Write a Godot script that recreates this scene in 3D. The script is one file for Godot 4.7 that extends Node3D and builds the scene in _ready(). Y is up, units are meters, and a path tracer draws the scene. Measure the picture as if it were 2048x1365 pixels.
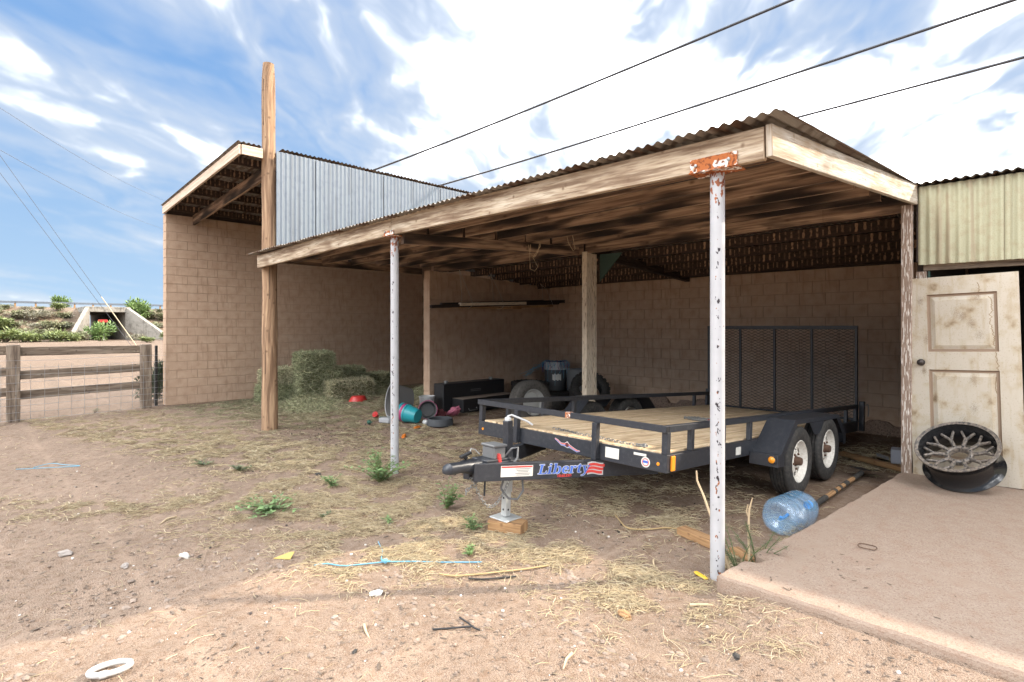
extends Node3D
# An open farm shed with a flatbed trailer, a tall hay shed and a dirt yard.
# World: x runs along the front of the sheds (to the right), d = -z runs back into them, metres.

const TAU8 := TAU / 8.0
var M := {}
var base_of := {}
var used := {}
var rng := RandomNumberGenerator.new()
var gnoise := FastNoiseLite.new()
var gfine := FastNoiseLite.new()

func P(x: float, h: float, d: float) -> Vector3:
	return Vector3(x, h, -d)

func lin(r: float, g: float, b: float) -> Color:
	return Color(r, g, b).linear_to_srgb()

# ------------------------------------------------------------------ mesh builder
class MB:
	var v := PackedVector3Array()
	var n := PackedVector3Array()
	var t := PackedVector2Array()
	var c := PackedColorArray()
	var tint := Color(1, 1, 1)
	var colored := false
	func tri(a: Vector3, b: Vector3, cc: Vector3, na: Vector3, nb: Vector3, nc: Vector3, ua: Vector2, ub: Vector2, uc: Vector2) -> void:
		if (b - a).cross(cc - a).dot(na + nb + nc) > 0.0:
			v.append(a); v.append(cc); v.append(b)
			n.append(na); n.append(nc); n.append(nb)
			t.append(ua); t.append(uc); t.append(ub)
		else:
			v.append(a); v.append(b); v.append(cc)
			n.append(na); n.append(nb); n.append(nc)
			t.append(ua); t.append(ub); t.append(uc)
		if colored:
			c.append(tint); c.append(tint); c.append(tint)
	func quad(a: Vector3, b: Vector3, cc: Vector3, d: Vector3, nn: Vector3, ua := Vector2(0, 0), ub := Vector2(1, 0), uc := Vector2(1, 1), ud := Vector2(0, 1)) -> void:
		tri(a, b, cc, nn, nn, nn, ua, ub, uc)
		tri(a, cc, d, nn, nn, nn, ua, uc, ud)
	func flat(a: Vector3, b: Vector3, cc: Vector3, d: Vector3, out: Vector3) -> void:
		var nn := (b - a).cross(cc - a)
		if nn.length_squared() < 1e-14:
			nn = (cc - a).cross(d - a)
		nn = nn.normalized()
		if nn.dot(out) < 0:
			nn = -nn
		var ex := (b - a).normalized()
		var ey := nn.cross(ex)
		quad(a, b, cc, d, nn, Vector2(a.dot(ex), a.dot(ey)), Vector2(b.dot(ex), b.dot(ey)), Vector2(cc.dot(ex), cc.dot(ey)), Vector2(d.dot(ex), d.dot(ey)))
	func mesh(shift := Vector3.ZERO) -> ArrayMesh:
		var a := []
		a.resize(Mesh.ARRAY_MAX)
		if shift != Vector3.ZERO:
			for i in v.size():
				v[i] -= shift
		a[Mesh.ARRAY_VERTEX] = v
		a[Mesh.ARRAY_NORMAL] = n
		a[Mesh.ARRAY_TEX_UV] = t
		if colored:
			a[Mesh.ARRAY_COLOR] = c
		var m := ArrayMesh.new()
		m.add_surface_from_arrays(Mesh.PRIMITIVE_TRIANGLES, a)
		return m

func box(m: MB, xf: Transform3D, size: Vector3, ch := 0.0, uvo := Vector2.ZERO) -> void:
	# a box with chamfered edges; u runs along its longest side, in metres
	var h := size * 0.5
	var k := 0
	if size.y > size.x and size.y >= size.z:
		k = 1
	elif size.z > size.x and size.z > size.y:
		k = 2
	var e := minf(ch, minf(h.x, minf(h.y, h.z)) * 0.6)
	var i3 := Vector3(h.x - e, h.y - e, h.z - e)
	for ax in 3:
		var a1 := (ax + 1) % 3
		var a2 := (ax + 2) % 3
		for s in [-1.0, 1.0]:
			var nn := Vector3.ZERO
			nn[ax] = s
			var q := []
			var u := []
			for c in [[-1, -1], [1, -1], [1, 1], [-1, 1]]:
				var p := Vector3.ZERO
				p[ax] = s * h[ax]
				p[a1] = c[0] * i3[a1]
				p[a2] = c[1] * i3[a2]
				q.append(xf * p)
				var uu: float = p[k] if k != ax else p[a1]
				var vv: float = (p[a2] if a1 == k else p[a1]) if k != ax else p[a2]
				u.append(Vector2(uu + h[k], vv + s * 0.31 + ax * 0.17) + uvo)
			m.quad(q[0], q[1], q[2], q[3], (xf.basis * nn).normalized(), u[0], u[1], u[2], u[3])
	if e <= 0.0:
		return
	for ax in 3:
		var a1 := (ax + 1) % 3
		var a2 := (ax + 2) % 3
		for s1 in [-1.0, 1.0]:
			for s2 in [-1.0, 1.0]:
				var nn := Vector3.ZERO
				nn[a1] = s1
				nn[a2] = s2
				var q := []
				for c in [[-1, 0], [1, 0], [1, 1], [-1, 1]]:
					var p := Vector3.ZERO
					p[ax] = c[0] * i3[ax]
					p[a1] = s1 * (h[a1] if c[1] == 0 else i3[a1])
					p[a2] = s2 * (i3[a2] if c[1] == 0 else h[a2])
					q.append(xf * p)
				m.quad(q[0], q[1], q[2], q[3], (xf.basis * nn).normalized(), uvo, uvo + Vector2(size[ax], 0), uvo + Vector2(size[ax], e), uvo + Vector2(0, e))
	for sx in [-1.0, 1.0]:
		for sy in [-1.0, 1.0]:
			for sz in [-1.0, 1.0]:
				var nn := (xf.basis * Vector3(sx, sy, sz)).normalized()
				m.tri(xf * Vector3(sx * h.x, sy * i3.y, sz * i3.z), xf * Vector3(sx * i3.x, sy * h.y, sz * i3.z), xf * Vector3(sx * i3.x, sy * i3.y, sz * h.z), nn, nn, nn, uvo, uvo, uvo)

func bar(m: MB, p: Vector3, q: Vector3, wide: float, high: float, up := Vector3.UP, ch := 0.003, uvo := Vector2.ZERO) -> void:
	var x := (q - p).normalized()
	var z := x.cross(up).normalized()
	var y := z.cross(x)
	box(m, Transform3D(Basis(x, y, z), (p + q) * 0.5), Vector3(p.distance_to(q), high, wide), ch, uvo)

func at_box(m: MB, lo: Vector3, hi: Vector3, ch := 0.004, uvo := Vector2.ZERO) -> void:
	# lo, hi as (x, h, d)
	var a := P(lo.x, lo.y, lo.z)
	var b := P(hi.x, hi.y, hi.z)
	box(m, Transform3D(Basis(), (a + b) * 0.5), (b - a).abs(), ch, uvo)

func tube(m: MB, pts: Array, rad, sides := 8, caps := true) -> void:
	var rings := []
	var x := Vector3.ZERO
	var run := 0.0
	for i in pts.size():
		var d: Vector3 = (pts[min(i + 1, pts.size() - 1)] - pts[max(i - 1, 0)]).normalized()
		if x == Vector3.ZERO:
			x = d.cross(Vector3.UP if absf(d.y) < 0.9 else Vector3.RIGHT).normalized()
		x = (x - d * x.dot(d)).normalized()
		var y := d.cross(x)
		var r: float = rad[i] if rad is Array else rad
		if i > 0:
			run += (pts[i] as Vector3).distance_to(pts[i - 1])
		var ring := []
		for k in sides + 1:
			var a := TAU * k / sides
			var nn := x * cos(a) + y * sin(a)
			ring.append([pts[i] + nn * r, nn, Vector2(run, float(k) / sides * TAU * r)])
		rings.append(ring)
	for i in rings.size() - 1:
		for k in sides:
			var a = rings[i][k]; var b = rings[i][k + 1]; var c = rings[i + 1][k + 1]; var e = rings[i + 1][k]
			m.tri(a[0], b[0], c[0], a[1], b[1], c[1], a[2], b[2], c[2])
			m.tri(a[0], c[0], e[0], a[1], c[1], e[1], a[2], c[2], e[2])
	if caps:
		for i in [0, rings.size() - 1]:
			var o: Vector3 = pts[i]
			var nn: Vector3 = (o - pts[1 if i == 0 else i - 1]).normalized()
			for k in sides:
				m.tri(o, rings[i][k][0], rings[i][k + 1][0], nn, nn, nn, Vector2.ZERO, Vector2(0.02, 0), Vector2(0, 0.02))

func lathe(m: MB, xf: Transform3D, prof: Array, sides := 24, squash := 1.0) -> void:
	# profile of Vector2(radius, height) turned about the local y axis; the profile runs with the outside on its right
	var seg := []
	for i in prof.size() - 1:
		var d: Vector2 = prof[i + 1] - prof[i]
		seg.append(Vector2(d.y, -d.x).normalized())
	var run := 0.0
	for i in prof.size() - 1:
		var n0: Vector2 = seg[i]
		var n1: Vector2 = seg[i]
		if i > 0 and seg[i - 1].dot(seg[i]) > 0.6:
			n0 = (seg[i - 1] + seg[i]).normalized()
		if i < seg.size() - 1 and seg[i + 1].dot(seg[i]) > 0.6:
			n1 = (seg[i + 1] + seg[i]).normalized()
		var len: float = (prof[i + 1] - prof[i]).length()
		for k in sides:
			var q := []
			for w in [[k, 0], [k + 1, 0], [k + 1, 1], [k, 1]]:
				var a: float = TAU * w[0] / sides
				var pr: Vector2 = prof[i + w[1]]
				var nn: Vector2 = n1 if w[1] else n0
				q.append([xf * Vector3(pr.x * cos(a), pr.y, pr.x * sin(a) * squash), (xf.basis * Vector3(nn.x * cos(a), nn.y, nn.x * sin(a))).normalized(), Vector2(float(w[0]) / sides, run + len * w[1])])
			m.tri(q[0][0], q[1][0], q[2][0], q[0][1], q[1][1], q[2][1], q[0][2], q[1][2], q[2][2])
			m.tri(q[0][0], q[2][0], q[3][0], q[0][1], q[2][1], q[3][1], q[0][2], q[2][2], q[3][2])
		run += len

func corr(m: MB, a: Vector3, b: Vector3, c: Vector3, d: Vector3, pitch: float, amp: float, out: Vector3, per := 8) -> void:
	# corrugated sheet: edge a-b crosses the ridges, a-c and b-d run along them
	var w := a.distance_to(b)
	var n := int(ceil(w / pitch * per))
	var ex := (b - a).normalized()
	for i in n:
		var q := []
		for k in [i, i + 1]:
			var s := float(k) / n * w
			var hgt := amp * sin(s / pitch * TAU)
			var slope := amp * cos(s / pitch * TAU) * TAU / pitch
			var nn := (out - ex * slope).normalized()
			var f := float(k) / n
			q.append([a.lerp(b, f) + out * hgt, c.lerp(d, f) + out * hgt, nn, s])
		var l := a.distance_to(c)
		m.tri(q[0][0], q[1][0], q[1][1], q[0][2], q[1][2], q[1][2], Vector2(0, q[0][3]), Vector2(0, q[1][3]), Vector2(l, q[1][3]))
		m.tri(q[0][0], q[1][1], q[0][1], q[0][2], q[1][2], q[0][2], Vector2(0, q[0][3]), Vector2(l, q[1][3]), Vector2(l, q[0][3]))

# ------------------------------------------------------------------ scene nodes
func numbered(called: String) -> String:
	var k: int = used.get(called, -1) + 1
	used[called] = k
	return called if k == 0 else "%s_%03d" % [called, k]

func thing(called: String, label: String, category: String, at := Vector3.ZERO, group := "", turn := Basis()) -> Node3D:
	var o := Node3D.new()
	o.name = numbered(called)
	add_child(o)
	o.transform = Transform3D(turn, at)
	base_of[o] = at if turn == Basis() else Vector3.ZERO
	tag(o, label, category, group)
	return o

func tag(o: Node, label: String, category := "", group := "", kind := "") -> void:
	if label: o.set_meta("label", label)
	if category: o.set_meta("category", category)
	if group: o.set_meta("group", group)
	if kind: o.set_meta("kind", kind)

func part(parent: Node, called: String, m: MB, mt: Material, at := Vector3.ZERO) -> MeshInstance3D:
	var o := MeshInstance3D.new()
	o.name = called
	o.mesh = m.mesh(base_of.get(parent, Vector3.ZERO))
	o.material_override = mt
	parent.add_child(o, true)
	o.position = at
	base_of[o] = base_of.get(parent, Vector3.ZERO)
	return o

func single(called: String, label: String, category: String, m: MB, mt: Material, at: Vector3, group := "", kind := "") -> MeshInstance3D:
	var o := MeshInstance3D.new()
	o.name = numbered(called)
	o.mesh = m.mesh(at)
	o.material_override = mt
	add_child(o)
	o.position = at
	base_of[o] = at
	tag(o, label, category, group, kind)
	return o

func inst(parent: Node, called: String, mesh: Mesh, mt: Material, xf: Transform3D) -> MeshInstance3D:
	var o := MeshInstance3D.new()
	o.name = called
	o.mesh = mesh
	o.material_override = mt
	parent.add_child(o, true)
	o.transform = xf
	return o

func multi(parent: Node, called: String, mesh: Mesh, mt: Material, xfs: Array, cols: Array) -> MultiMeshInstance3D:
	var mm := MultiMesh.new()
	mm.transform_format = MultiMesh.TRANSFORM_3D
	mm.use_colors = cols.size() > 0
	mm.mesh = mesh
	mm.instance_count = xfs.size()
	for i in xfs.size():
		mm.set_instance_transform(i, xfs[i])
		if cols.size():
			mm.set_instance_color(i, cols[i])
	var o := MultiMeshInstance3D.new()
	o.name = called if parent != self else numbered(called)
	o.multimesh = mm
	o.material_override = mt
	parent.add_child(o, true)
	return o

# ------------------------------------------------------------------ textures
func nz(sd: int, freq: float, w: int, h: int, rw := 0, rh := 0, oct := 4, cell := false) -> PackedByteArray:
	var n := FastNoiseLite.new()
	n.seed = sd
	n.frequency = freq
	n.fractal_octaves = oct
	n.noise_type = FastNoiseLite.TYPE_CELLULAR if cell else FastNoiseLite.TYPE_SIMPLEX_SMOOTH
	if cell:
		n.fractal_type = FastNoiseLite.FRACTAL_NONE
	if rw == 0: rw = w
	if rh == 0: rh = h
	var im := n.get_seamless_image(rw, rh)
	im.convert(Image.FORMAT_L8)
	if rw != w or rh != h:
		im.resize(w, h, Image.INTERPOLATE_CUBIC)
	return im.get_data()

func paint(w: int, h: int, ground: Color, layers: Array) -> Image:
	# layers: [noise bytes, from, to, colour, amount]
	var out := PackedByteArray()
	out.resize(w * h * 3)
	var r := PackedFloat32Array(); r.resize(w * h); r.fill(ground.r)
	var g := PackedFloat32Array(); g.resize(w * h); g.fill(ground.g)
	var b := PackedFloat32Array(); b.resize(w * h); b.fill(ground.b)
	for l in layers:
		var dat: PackedByteArray = l[0]
		var lo: float = l[1]
		var k: float = 1.0 / (float(l[2]) - lo)
		var cr: float = l[3].r
		var cg: float = l[3].g
		var cb: float = l[3].b
		var amt: float = l[4]
		for i in w * h:
			var f := (dat[i] / 255.0 - lo) * k
			if f <= 0.0:
				continue
			if f > 1.0: f = 1.0
			f = f * f * (3.0 - 2.0 * f) * amt
			r[i] += (cr - r[i]) * f
			g[i] += (cg - g[i]) * f
			b[i] += (cb - b[i]) * f
	for i in w * h:
		out[i * 3] = int(clampf(r[i], 0, 1) * 255.0)
		out[i * 3 + 1] = int(clampf(g[i], 0, 1) * 255.0)
		out[i * 3 + 2] = int(clampf(b[i], 0, 1) * 255.0)
	return Image.create_from_data(w, h, false, Image.FORMAT_RGB8, out)

func tex(im: Image) -> ImageTexture:
	return ImageTexture.create_from_image(im)

func bump(dat: PackedByteArray, w: int, h: int, k: float) -> ImageTexture:
	var im := Image.create_from_data(w, h, false, Image.FORMAT_L8, dat)
	im.convert(Image.FORMAT_RGBA8)
	im.bump_map_to_normal_map(k)
	return ImageTexture.create_from_image(im)

func mat(col: Color, rough := 0.8, t: Texture2D = null, nrm: Texture2D = null, sc := Vector3.ONE, tri := false, metal := 0.0, depth := 1.0) -> StandardMaterial3D:
	var m := StandardMaterial3D.new()
	m.albedo_color = col
	m.roughness = rough
	m.metallic = metal
	if t:
		m.albedo_texture = t
	if nrm:
		m.normal_enabled = true
		m.normal_texture = nrm
		m.normal_scale = depth
	m.uv1_scale = sc
	if tri:
		m.uv1_triplanar = true
		m.uv1_world_triplanar = true
	return m

func wood(sd: int, base: Color, dark: Color, light: Color, stain := Color(0, 0, 0), stain_amt := 0.0, stain_lo := 0.55) -> StandardMaterial3D:
	var w := 1024
	var h := 256
	var grain := nz(sd, 0.035, w, h, 48, 256, 4)
	var fine := nz(sd + 1, 0.12, w, h, 64, 256, 3)
	var blot := nz(sd + 2, 0.02, w, h, 110, 80, 3)
	var knot := nz(sd + 3, 0.02, w, h, 512, 128, 1, true)
	var lay := [[grain, 0.45, 0.85, dark, 0.75], [grain, 0.5, 0.1, light, 0.8], [fine, 0.55, 0.9, dark, 0.55], [fine, 0.4, 0.1, light, 0.45], [knot, 0.1, 0.0, dark, 0.8]]
	if stain_amt > 0.0:
		lay.append([blot, stain_lo, stain_lo + 0.45, stain, stain_amt])
		lay.append([nz(sd + 4, 0.03, w, h, 128, 96, 4), stain_lo + 0.12, stain_lo + 0.42, stain, stain_amt * 0.45])
	var im := paint(w, h, base, lay)
	return mat(Color(1, 1, 1), 0.85, tex(im), bump(fine, w, h, 2.0), Vector3(0.5, 1.7, 1), false, 0.0, 0.7)

func make_materials() -> void:
	# dirt
	var g1 := nz(1, 0.12, 1024, 1024, 0, 0, 3)
	var g2 := nz(2, 0.35, 1024, 1024, 0, 0, 2)
	var g3 := nz(3, 0.02, 1024, 1024, 0, 0, 5)
	var g4 := nz(4, 0.09, 1024, 1024, 0, 0, 1, true)
	var dirt := paint(1024, 1024, Color(0.80, 0.70, 0.61), [
		[g3, 0.5, 0.85, Color(0.71, 0.595, 0.50), 0.75], [g3, 0.45, 0.1, Color(0.87, 0.775, 0.69), 0.6],
		[g1, 0.62, 0.85, Color(0.56, 0.45, 0.37), 0.65], [g1, 0.35, 0.12, Color(0.91, 0.82, 0.73), 0.55],
		[g2, 0.62, 0.85, Color(0.42, 0.33, 0.27), 0.9], [g2, 0.36, 0.1, Color(0.95, 0.88, 0.81), 0.6],
		[g4, 0.10, 0.03, Color(0.60, 0.55, 0.52), 0.5]])
	var hsum := PackedByteArray()
	hsum.resize(1024 * 1024)
	for i in 1024 * 1024:
		hsum[i] = int(g1[i] * 0.55 + g2[i] * 0.25 + g3[i] * 0.2)
	M.dirt = mat(Color(1, 1, 1), 0.95, tex(dirt), bump(hsum, 1024, 1024, 14.0), Vector3(0.62, 0.62, 1), false, 0.0, 1.0)
	M.dirt.vertex_color_use_as_albedo = true
	M.dirt.metallic_specular = 0.2
	# concrete
	var conc := paint(1024, 1024, Color(0.77, 0.70, 0.635), [
		[g3, 0.45, 0.9, Color(0.74, 0.635, 0.56), 0.6], [g3, 0.5, 0.1, Color(0.815, 0.755, 0.695), 0.5],
		[g1, 0.58, 0.85, Color(0.64, 0.53, 0.45), 0.6], [g1, 0.36, 0.12, Color(0.86, 0.81, 0.76), 0.5], [g2, 0.64, 0.88, Color(0.50, 0.41, 0.35), 0.7], [g2, 0.33, 0.1, Color(0.92, 0.88, 0.83), 0.6]])
	M.slab = mat(lin(0.52, 0.475, 0.445), 0.9, tex(conc), bump(hsum, 1024, 1024, 3.0), Vector3(0.37, 0.37, 1), false, 0.0, 0.7)
	M.concrete = mat(lin(0.42, 0.40, 0.37), 0.9, tex(paint(512, 512, Color(0.86, 0.85, 0.83), [[nz(11, 0.02, 512, 512), 0.5, 0.85, Color(0.62, 0.60, 0.57), 0.8], [nz(12, 0.03, 512, 512, 512, 32), 0.6, 0.9, Color(0.48, 0.46, 0.44), 0.6]])), null, Vector3(0.12, 0.12, 0.12), true)
	M.rubble = mat(lin(0.33, 0.26, 0.215), 0.95, tex(paint(512, 512, Color(0.9, 0.86, 0.83), [[nz(13, 0.05, 512, 512), 0.5, 0.8, Color(0.5, 0.42, 0.36), 0.8], [nz(14, 0.11, 512, 512), 0.6, 0.8, Color(1, 0.98, 0.96), 0.8]])), bump(nz(13, 0.05, 512, 512), 512, 512, 8.0), Vector3(1.2, 1.2, 1.2), true)
	# painted concrete block
	var b1 := nz(21, 0.012, 512, 512, 0, 0, 5)
	var b2 := nz(22, 0.2, 512, 512, 0, 0, 2)
	var b3 := nz(23, 0.03, 512, 512, 512, 64, 4)
	var blk := paint(512, 512, Color(0.735, 0.63, 0.54), [[b1, 0.5, 0.85, Color(0.69, 0.58, 0.49), 0.7], [b1, 0.45, 0.15, Color(0.765, 0.665, 0.575), 0.6], [b2, 0.6, 0.9, Color(0.63, 0.52, 0.43), 0.3], [b3, 0.66, 0.9, Color(0.62, 0.51, 0.425), 0.45]])
	M.block = mat(Color(1, 1, 1), 0.85, tex(blk), bump(b2, 512, 512, 3.0), Vector3(0.7, 0.7, 0.7), true, 0.0, 0.6)
	M.block.metallic_specular = 0.35
	M.mortar = mat(lin(0.37, 0.265, 0.19), 0.95)
	# timbers
	M.beam = wood(31, Color(0.70, 0.625, 0.53), Color(0.45, 0.365, 0.29), Color(0.82, 0.77, 0.69), Color(0.44, 0.345, 0.265), 0.55, 0.60)
	M.rake = wood(35, Color(0.74, 0.70, 0.64), Color(0.60, 0.52, 0.43), Color(0.84, 0.82, 0.78), Color(0.60, 0.48, 0.34), 0.5, 0.62)
	M.fascia = wood(39, Color(0.78, 0.70, 0.62), Color(0.70, 0.61, 0.52), Color(0.84, 0.77, 0.70))
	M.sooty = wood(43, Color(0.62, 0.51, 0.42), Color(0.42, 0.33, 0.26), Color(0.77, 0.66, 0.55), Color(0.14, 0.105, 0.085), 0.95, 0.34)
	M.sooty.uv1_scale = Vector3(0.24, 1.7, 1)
	M.drip = drip_wood()
	M.pole = wood(47, Color(0.62, 0.50, 0.39), Color(0.42, 0.32, 0.24), Color(0.76, 0.64, 0.51), Color(0.48, 0.37, 0.28), 0.5, 0.6)
	M.pole.uv1_scale = Vector3(0.35, 1.3, 1)
	M.grey_wood = wood(51, Color(0.50, 0.44, 0.38), Color(0.32, 0.27, 0.23), Color(0.64, 0.585, 0.52))
	M.deck = wood(55, Color(0.80, 0.70, 0.56), Color(0.64, 0.53, 0.41), Color(0.88, 0.80, 0.68), Color(0.58, 0.48, 0.38), 0.35, 0.6)
	M.tan_wood = wood(59, Color(0.62, 0.48, 0.33), Color(0.45, 0.33, 0.22), Color(0.74, 0.60, 0.43))
	M.dark_wood = wood(63, Color(0.22, 0.17, 0.14), Color(0.10, 0.08, 0.07), Color(0.33, 0.27, 0.22))
	var p1 := nz(67, 0.05, 512, 512, 110, 512, 4)
	var p2 := nz(68, 0.05, 512, 512, 48, 512, 3)
	M.peeled = mat(Color(1, 1, 1), 0.85, tex(paint(512, 512, Color(0.60, 0.52, 0.46), [[p2, 0.4, 0.8, Color(0.48, 0.40, 0.34), 0.8], [p1, 0.60, 0.68, Color(0.88, 0.85, 0.81), 0.9]])), bump(p1, 512, 512, 4.0), Vector3(1.0, 2.5, 1))
	M.cream = mat(Color(1, 1, 1), 0.8, tex(paint(512, 512, Color(0.84, 0.78, 0.69), [[p2, 0.5, 0.85, Color(0.74, 0.67, 0.58), 0.8], [p1, 0.70, 0.76, Color(0.42, 0.32, 0.24), 0.9]])), null, Vector3(0.8, 2.2, 1))
	# metals
	var z1 := nz(71, 0.02, 512, 512, 0, 0, 4)
	var z2 := nz(72, 0.02, 512, 512, 16, 512, 3)
	M.zinc = mat(Color(1, 1, 1), 0.42, tex(paint(512, 512, Color(0.50, 0.53, 0.56), [[z1, 0.5, 0.85, Color(0.46, 0.49, 0.525), 0.7], [z2, 0.62, 0.9, Color(0.43, 0.45, 0.47), 0.5]])), null, Vector3(0.5, 0.5, 1), false, 0.45)
	M.old_zinc = mat(Color(1, 1, 1), 0.6, tex(paint(512, 512, Color(0.56, 0.53, 0.50), [[z1, 0.45, 0.8, Color(0.40, 0.35, 0.31), 0.85], [z2, 0.6, 0.85, Color(0.34, 0.24, 0.18), 0.7]])), null, Vector3(0.5, 0.5, 1), false, 0.35)
	M.fibre = mat(lin(0.72, 0.73, 0.76), 0.6, tex(paint(512, 512, Color(0.77, 0.755, 0.62), [[z1, 0.4, 0.9, Color(0.73, 0.68, 0.55), 0.6], [nz(73, 0.25, 512, 512, 0, 0, 2), 0.6, 0.85, Color(0.60, 0.54, 0.42), 0.55], [z2, 0.6, 0.85, Color(0.66, 0.58, 0.47), 0.5]])), null, Vector3(0.8, 0.8, 1))
	M.pipe = pipe_paint()
	M.rust = mat(Color(1, 1, 1), 0.85, tex(paint(512, 512, Color(0.86, 0.84, 0.82), [[z1, 0.40, 0.50, Color(0.66, 0.36, 0.16), 0.95], [nz(74, 0.06, 512, 512), 0.55, 0.7, Color(0.42, 0.22, 0.11), 0.9]])), null, Vector3(0.9, 0.9, 0.9), true)
	var k1 := nz(75, 0.3, 512, 512, 0, 0, 2)
	M.black = mat(Color(1, 1, 1), 0.38, tex(paint(512, 512, Color(0.17, 0.18, 0.20), [[z1, 0.5, 0.9, Color(0.23, 0.235, 0.25), 0.8], [k1, 0.68, 0.85, Color(0.42, 0.40, 0.38), 0.55]])), null, Vector3(1.6, 1.6, 1.6), true)
	M.black_plain = mat(lin(0.018, 0.018, 0.02), 0.45)
	M.rubber = mat(Color(1, 1, 1), 0.8, tex(paint(512, 512, Color(0.17, 0.165, 0.16), [[z1, 0.45, 0.85, Color(0.29, 0.27, 0.25), 0.85], [k1, 0.62, 0.85, Color(0.36, 0.33, 0.30), 0.5]])), null, Vector3(2, 2, 2), true)
	M.dusty_rubber = mat(Color(1, 1, 1), 0.9, tex(paint(512, 512, Color(0.36, 0.345, 0.325), [[z1, 0.45, 0.85, Color(0.25, 0.24, 0.225), 0.85], [k1, 0.62, 0.85, Color(0.46, 0.43, 0.40), 0.5]])), null, Vector3(2, 2, 2), true)
	M.white_rim = mat(Color(1, 1, 1), 0.5, tex(paint(512, 512, Color(0.85, 0.83, 0.79), [[z1, 0.5, 0.85, Color(0.70, 0.66, 0.60), 0.7], [k1, 0.7, 0.85, Color(0.50, 0.42, 0.35), 0.6]])), null, Vector3(3, 3, 3), true)
	M.hub = mat(lin(0.10, 0.055, 0.035), 0.9)
	M.galv = mat(lin(0.50, 0.51, 0.50), 0.5, null, null, Vector3.ONE, false, 0.4)
	M.rail_steel = mat(lin(0.14, 0.16, 0.19), 0.6, null, null, Vector3.ONE, false, 0.3)
	M.steel = mat(lin(0.30, 0.30, 0.29), 0.45, null, null, Vector3.ONE, false, 0.7)
	M.alloy = mat(Color(1, 1, 1), 0.35, tex(paint(512, 512, Color(0.26, 0.25, 0.24), [[z1, 0.36, 0.62, Color(0.54, 0.49, 0.44), 0.9], [k1, 0.68, 0.85, Color(0.55, 0.50, 0.46), 0.6]])), null, Vector3(3, 3, 3), true)
	M.gloss_black = mat(lin(0.012, 0.012, 0.013), 0.16)
	M.white = mat(lin(0.50, 0.50, 0.49), 0.5)
	M.amber = mat(lin(0.75, 0.27, 0.02), 0.25)
	M.red = mat(lin(0.50, 0.035, 0.03), 0.45)
	M.teal = mat(lin(0.02, 0.27, 0.31), 0.4)
	M.pink = mat(lin(0.42, 0.06, 0.17), 0.5)
	M.maroon = mat(lin(0.12, 0.03, 0.035), 0.9)
	M.orange = mat(lin(0.65, 0.19, 0.02), 0.6)
	M.green = mat(lin(0.02, 0.09, 0.06), 0.5)
	M.dark_green = mat(lin(0.035, 0.07, 0.055), 0.7)
	M.grey_plastic = mat(lin(0.13, 0.13, 0.13), 0.5)
	M.light_grey = mat(lin(0.34, 0.34, 0.35), 0.6)
	M.decal_blue = mat(lin(0.05, 0.13, 0.48), 0.4)
	M.decal_red = mat(lin(0.62, 0.06, 0.05), 0.4)
	M.twine_blue = mat(lin(0.13, 0.36, 0.50), 0.7)
	M.twine_yellow = mat(lin(0.38, 0.27, 0.13), 0.8)
	M.twig = mat(lin(0.50, 0.38, 0.24), 0.85)
	M.paper = mat(lin(0.62, 0.60, 0.55), 0.8)
	M.stone = mat(lin(0.30, 0.26, 0.23), 0.9)
	M.wire = mat(lin(0.03, 0.03, 0.035), 0.5)
	M.grey_line = mat(lin(0.10, 0.11, 0.13), 0.6)
	M.pale_wire = mat(lin(0.42, 0.40, 0.36), 0.5)
	M.fence_wire = mat(lin(0.38, 0.39, 0.40), 0.45, null, null, Vector3.ONE, false, 0.6)
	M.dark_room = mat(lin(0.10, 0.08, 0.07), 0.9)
	M.door = door_paint()
	M.dirty_mould = mat(lin(0.27, 0.19, 0.13), 0.8)
	M.bronze = mat(lin(0.06, 0.05, 0.045), 0.4, null, null, Vector3.ONE, false, 0.6)
	M.straw = mat(Color(1, 1, 1), 0.8)
	M.straw.vertex_color_use_as_albedo = true
	M.leaf = mat(Color(1, 1, 1), 0.6)
	M.leaf.vertex_color_use_as_albedo = true
	M.leaf.backlight_enabled = true
	M.leaf.backlight = Color(0.35, 0.35, 0.3)
	M.hay_core = mat(Color(1, 1, 1), 0.95, tex(paint(512, 512, Color(0.52, 0.525, 0.39), [[nz(81, 0.2, 512, 512, 0, 0, 3), 0.5, 0.8, Color(0.22, 0.25, 0.14), 0.9], [nz(82, 0.2, 512, 512, 256, 512), 0.55, 0.8, Color(0.62, 0.62, 0.44), 0.8]])), bump(nz(81, 0.2, 512, 512, 0, 0, 3), 512, 512, 12.0), Vector3(2, 2, 2), true)
	M.jug = StandardMaterial3D.new()
	M.jug.albedo_color = Color(0.50, 0.72, 0.88, 0.20)
	M.jug.transparency = BaseMaterial3D.TRANSPARENCY_ALPHA
	M.jug.roughness = 0.08
	M.jug_blue = mat(lin(0.03, 0.22, 0.62), 0.3)
	M.bank = mat(Color(1, 1, 1), 0.95, tex(dirt), null, Vector3(0.15, 0.15, 1))
	M.bank.vertex_color_use_as_albedo = true

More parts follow.
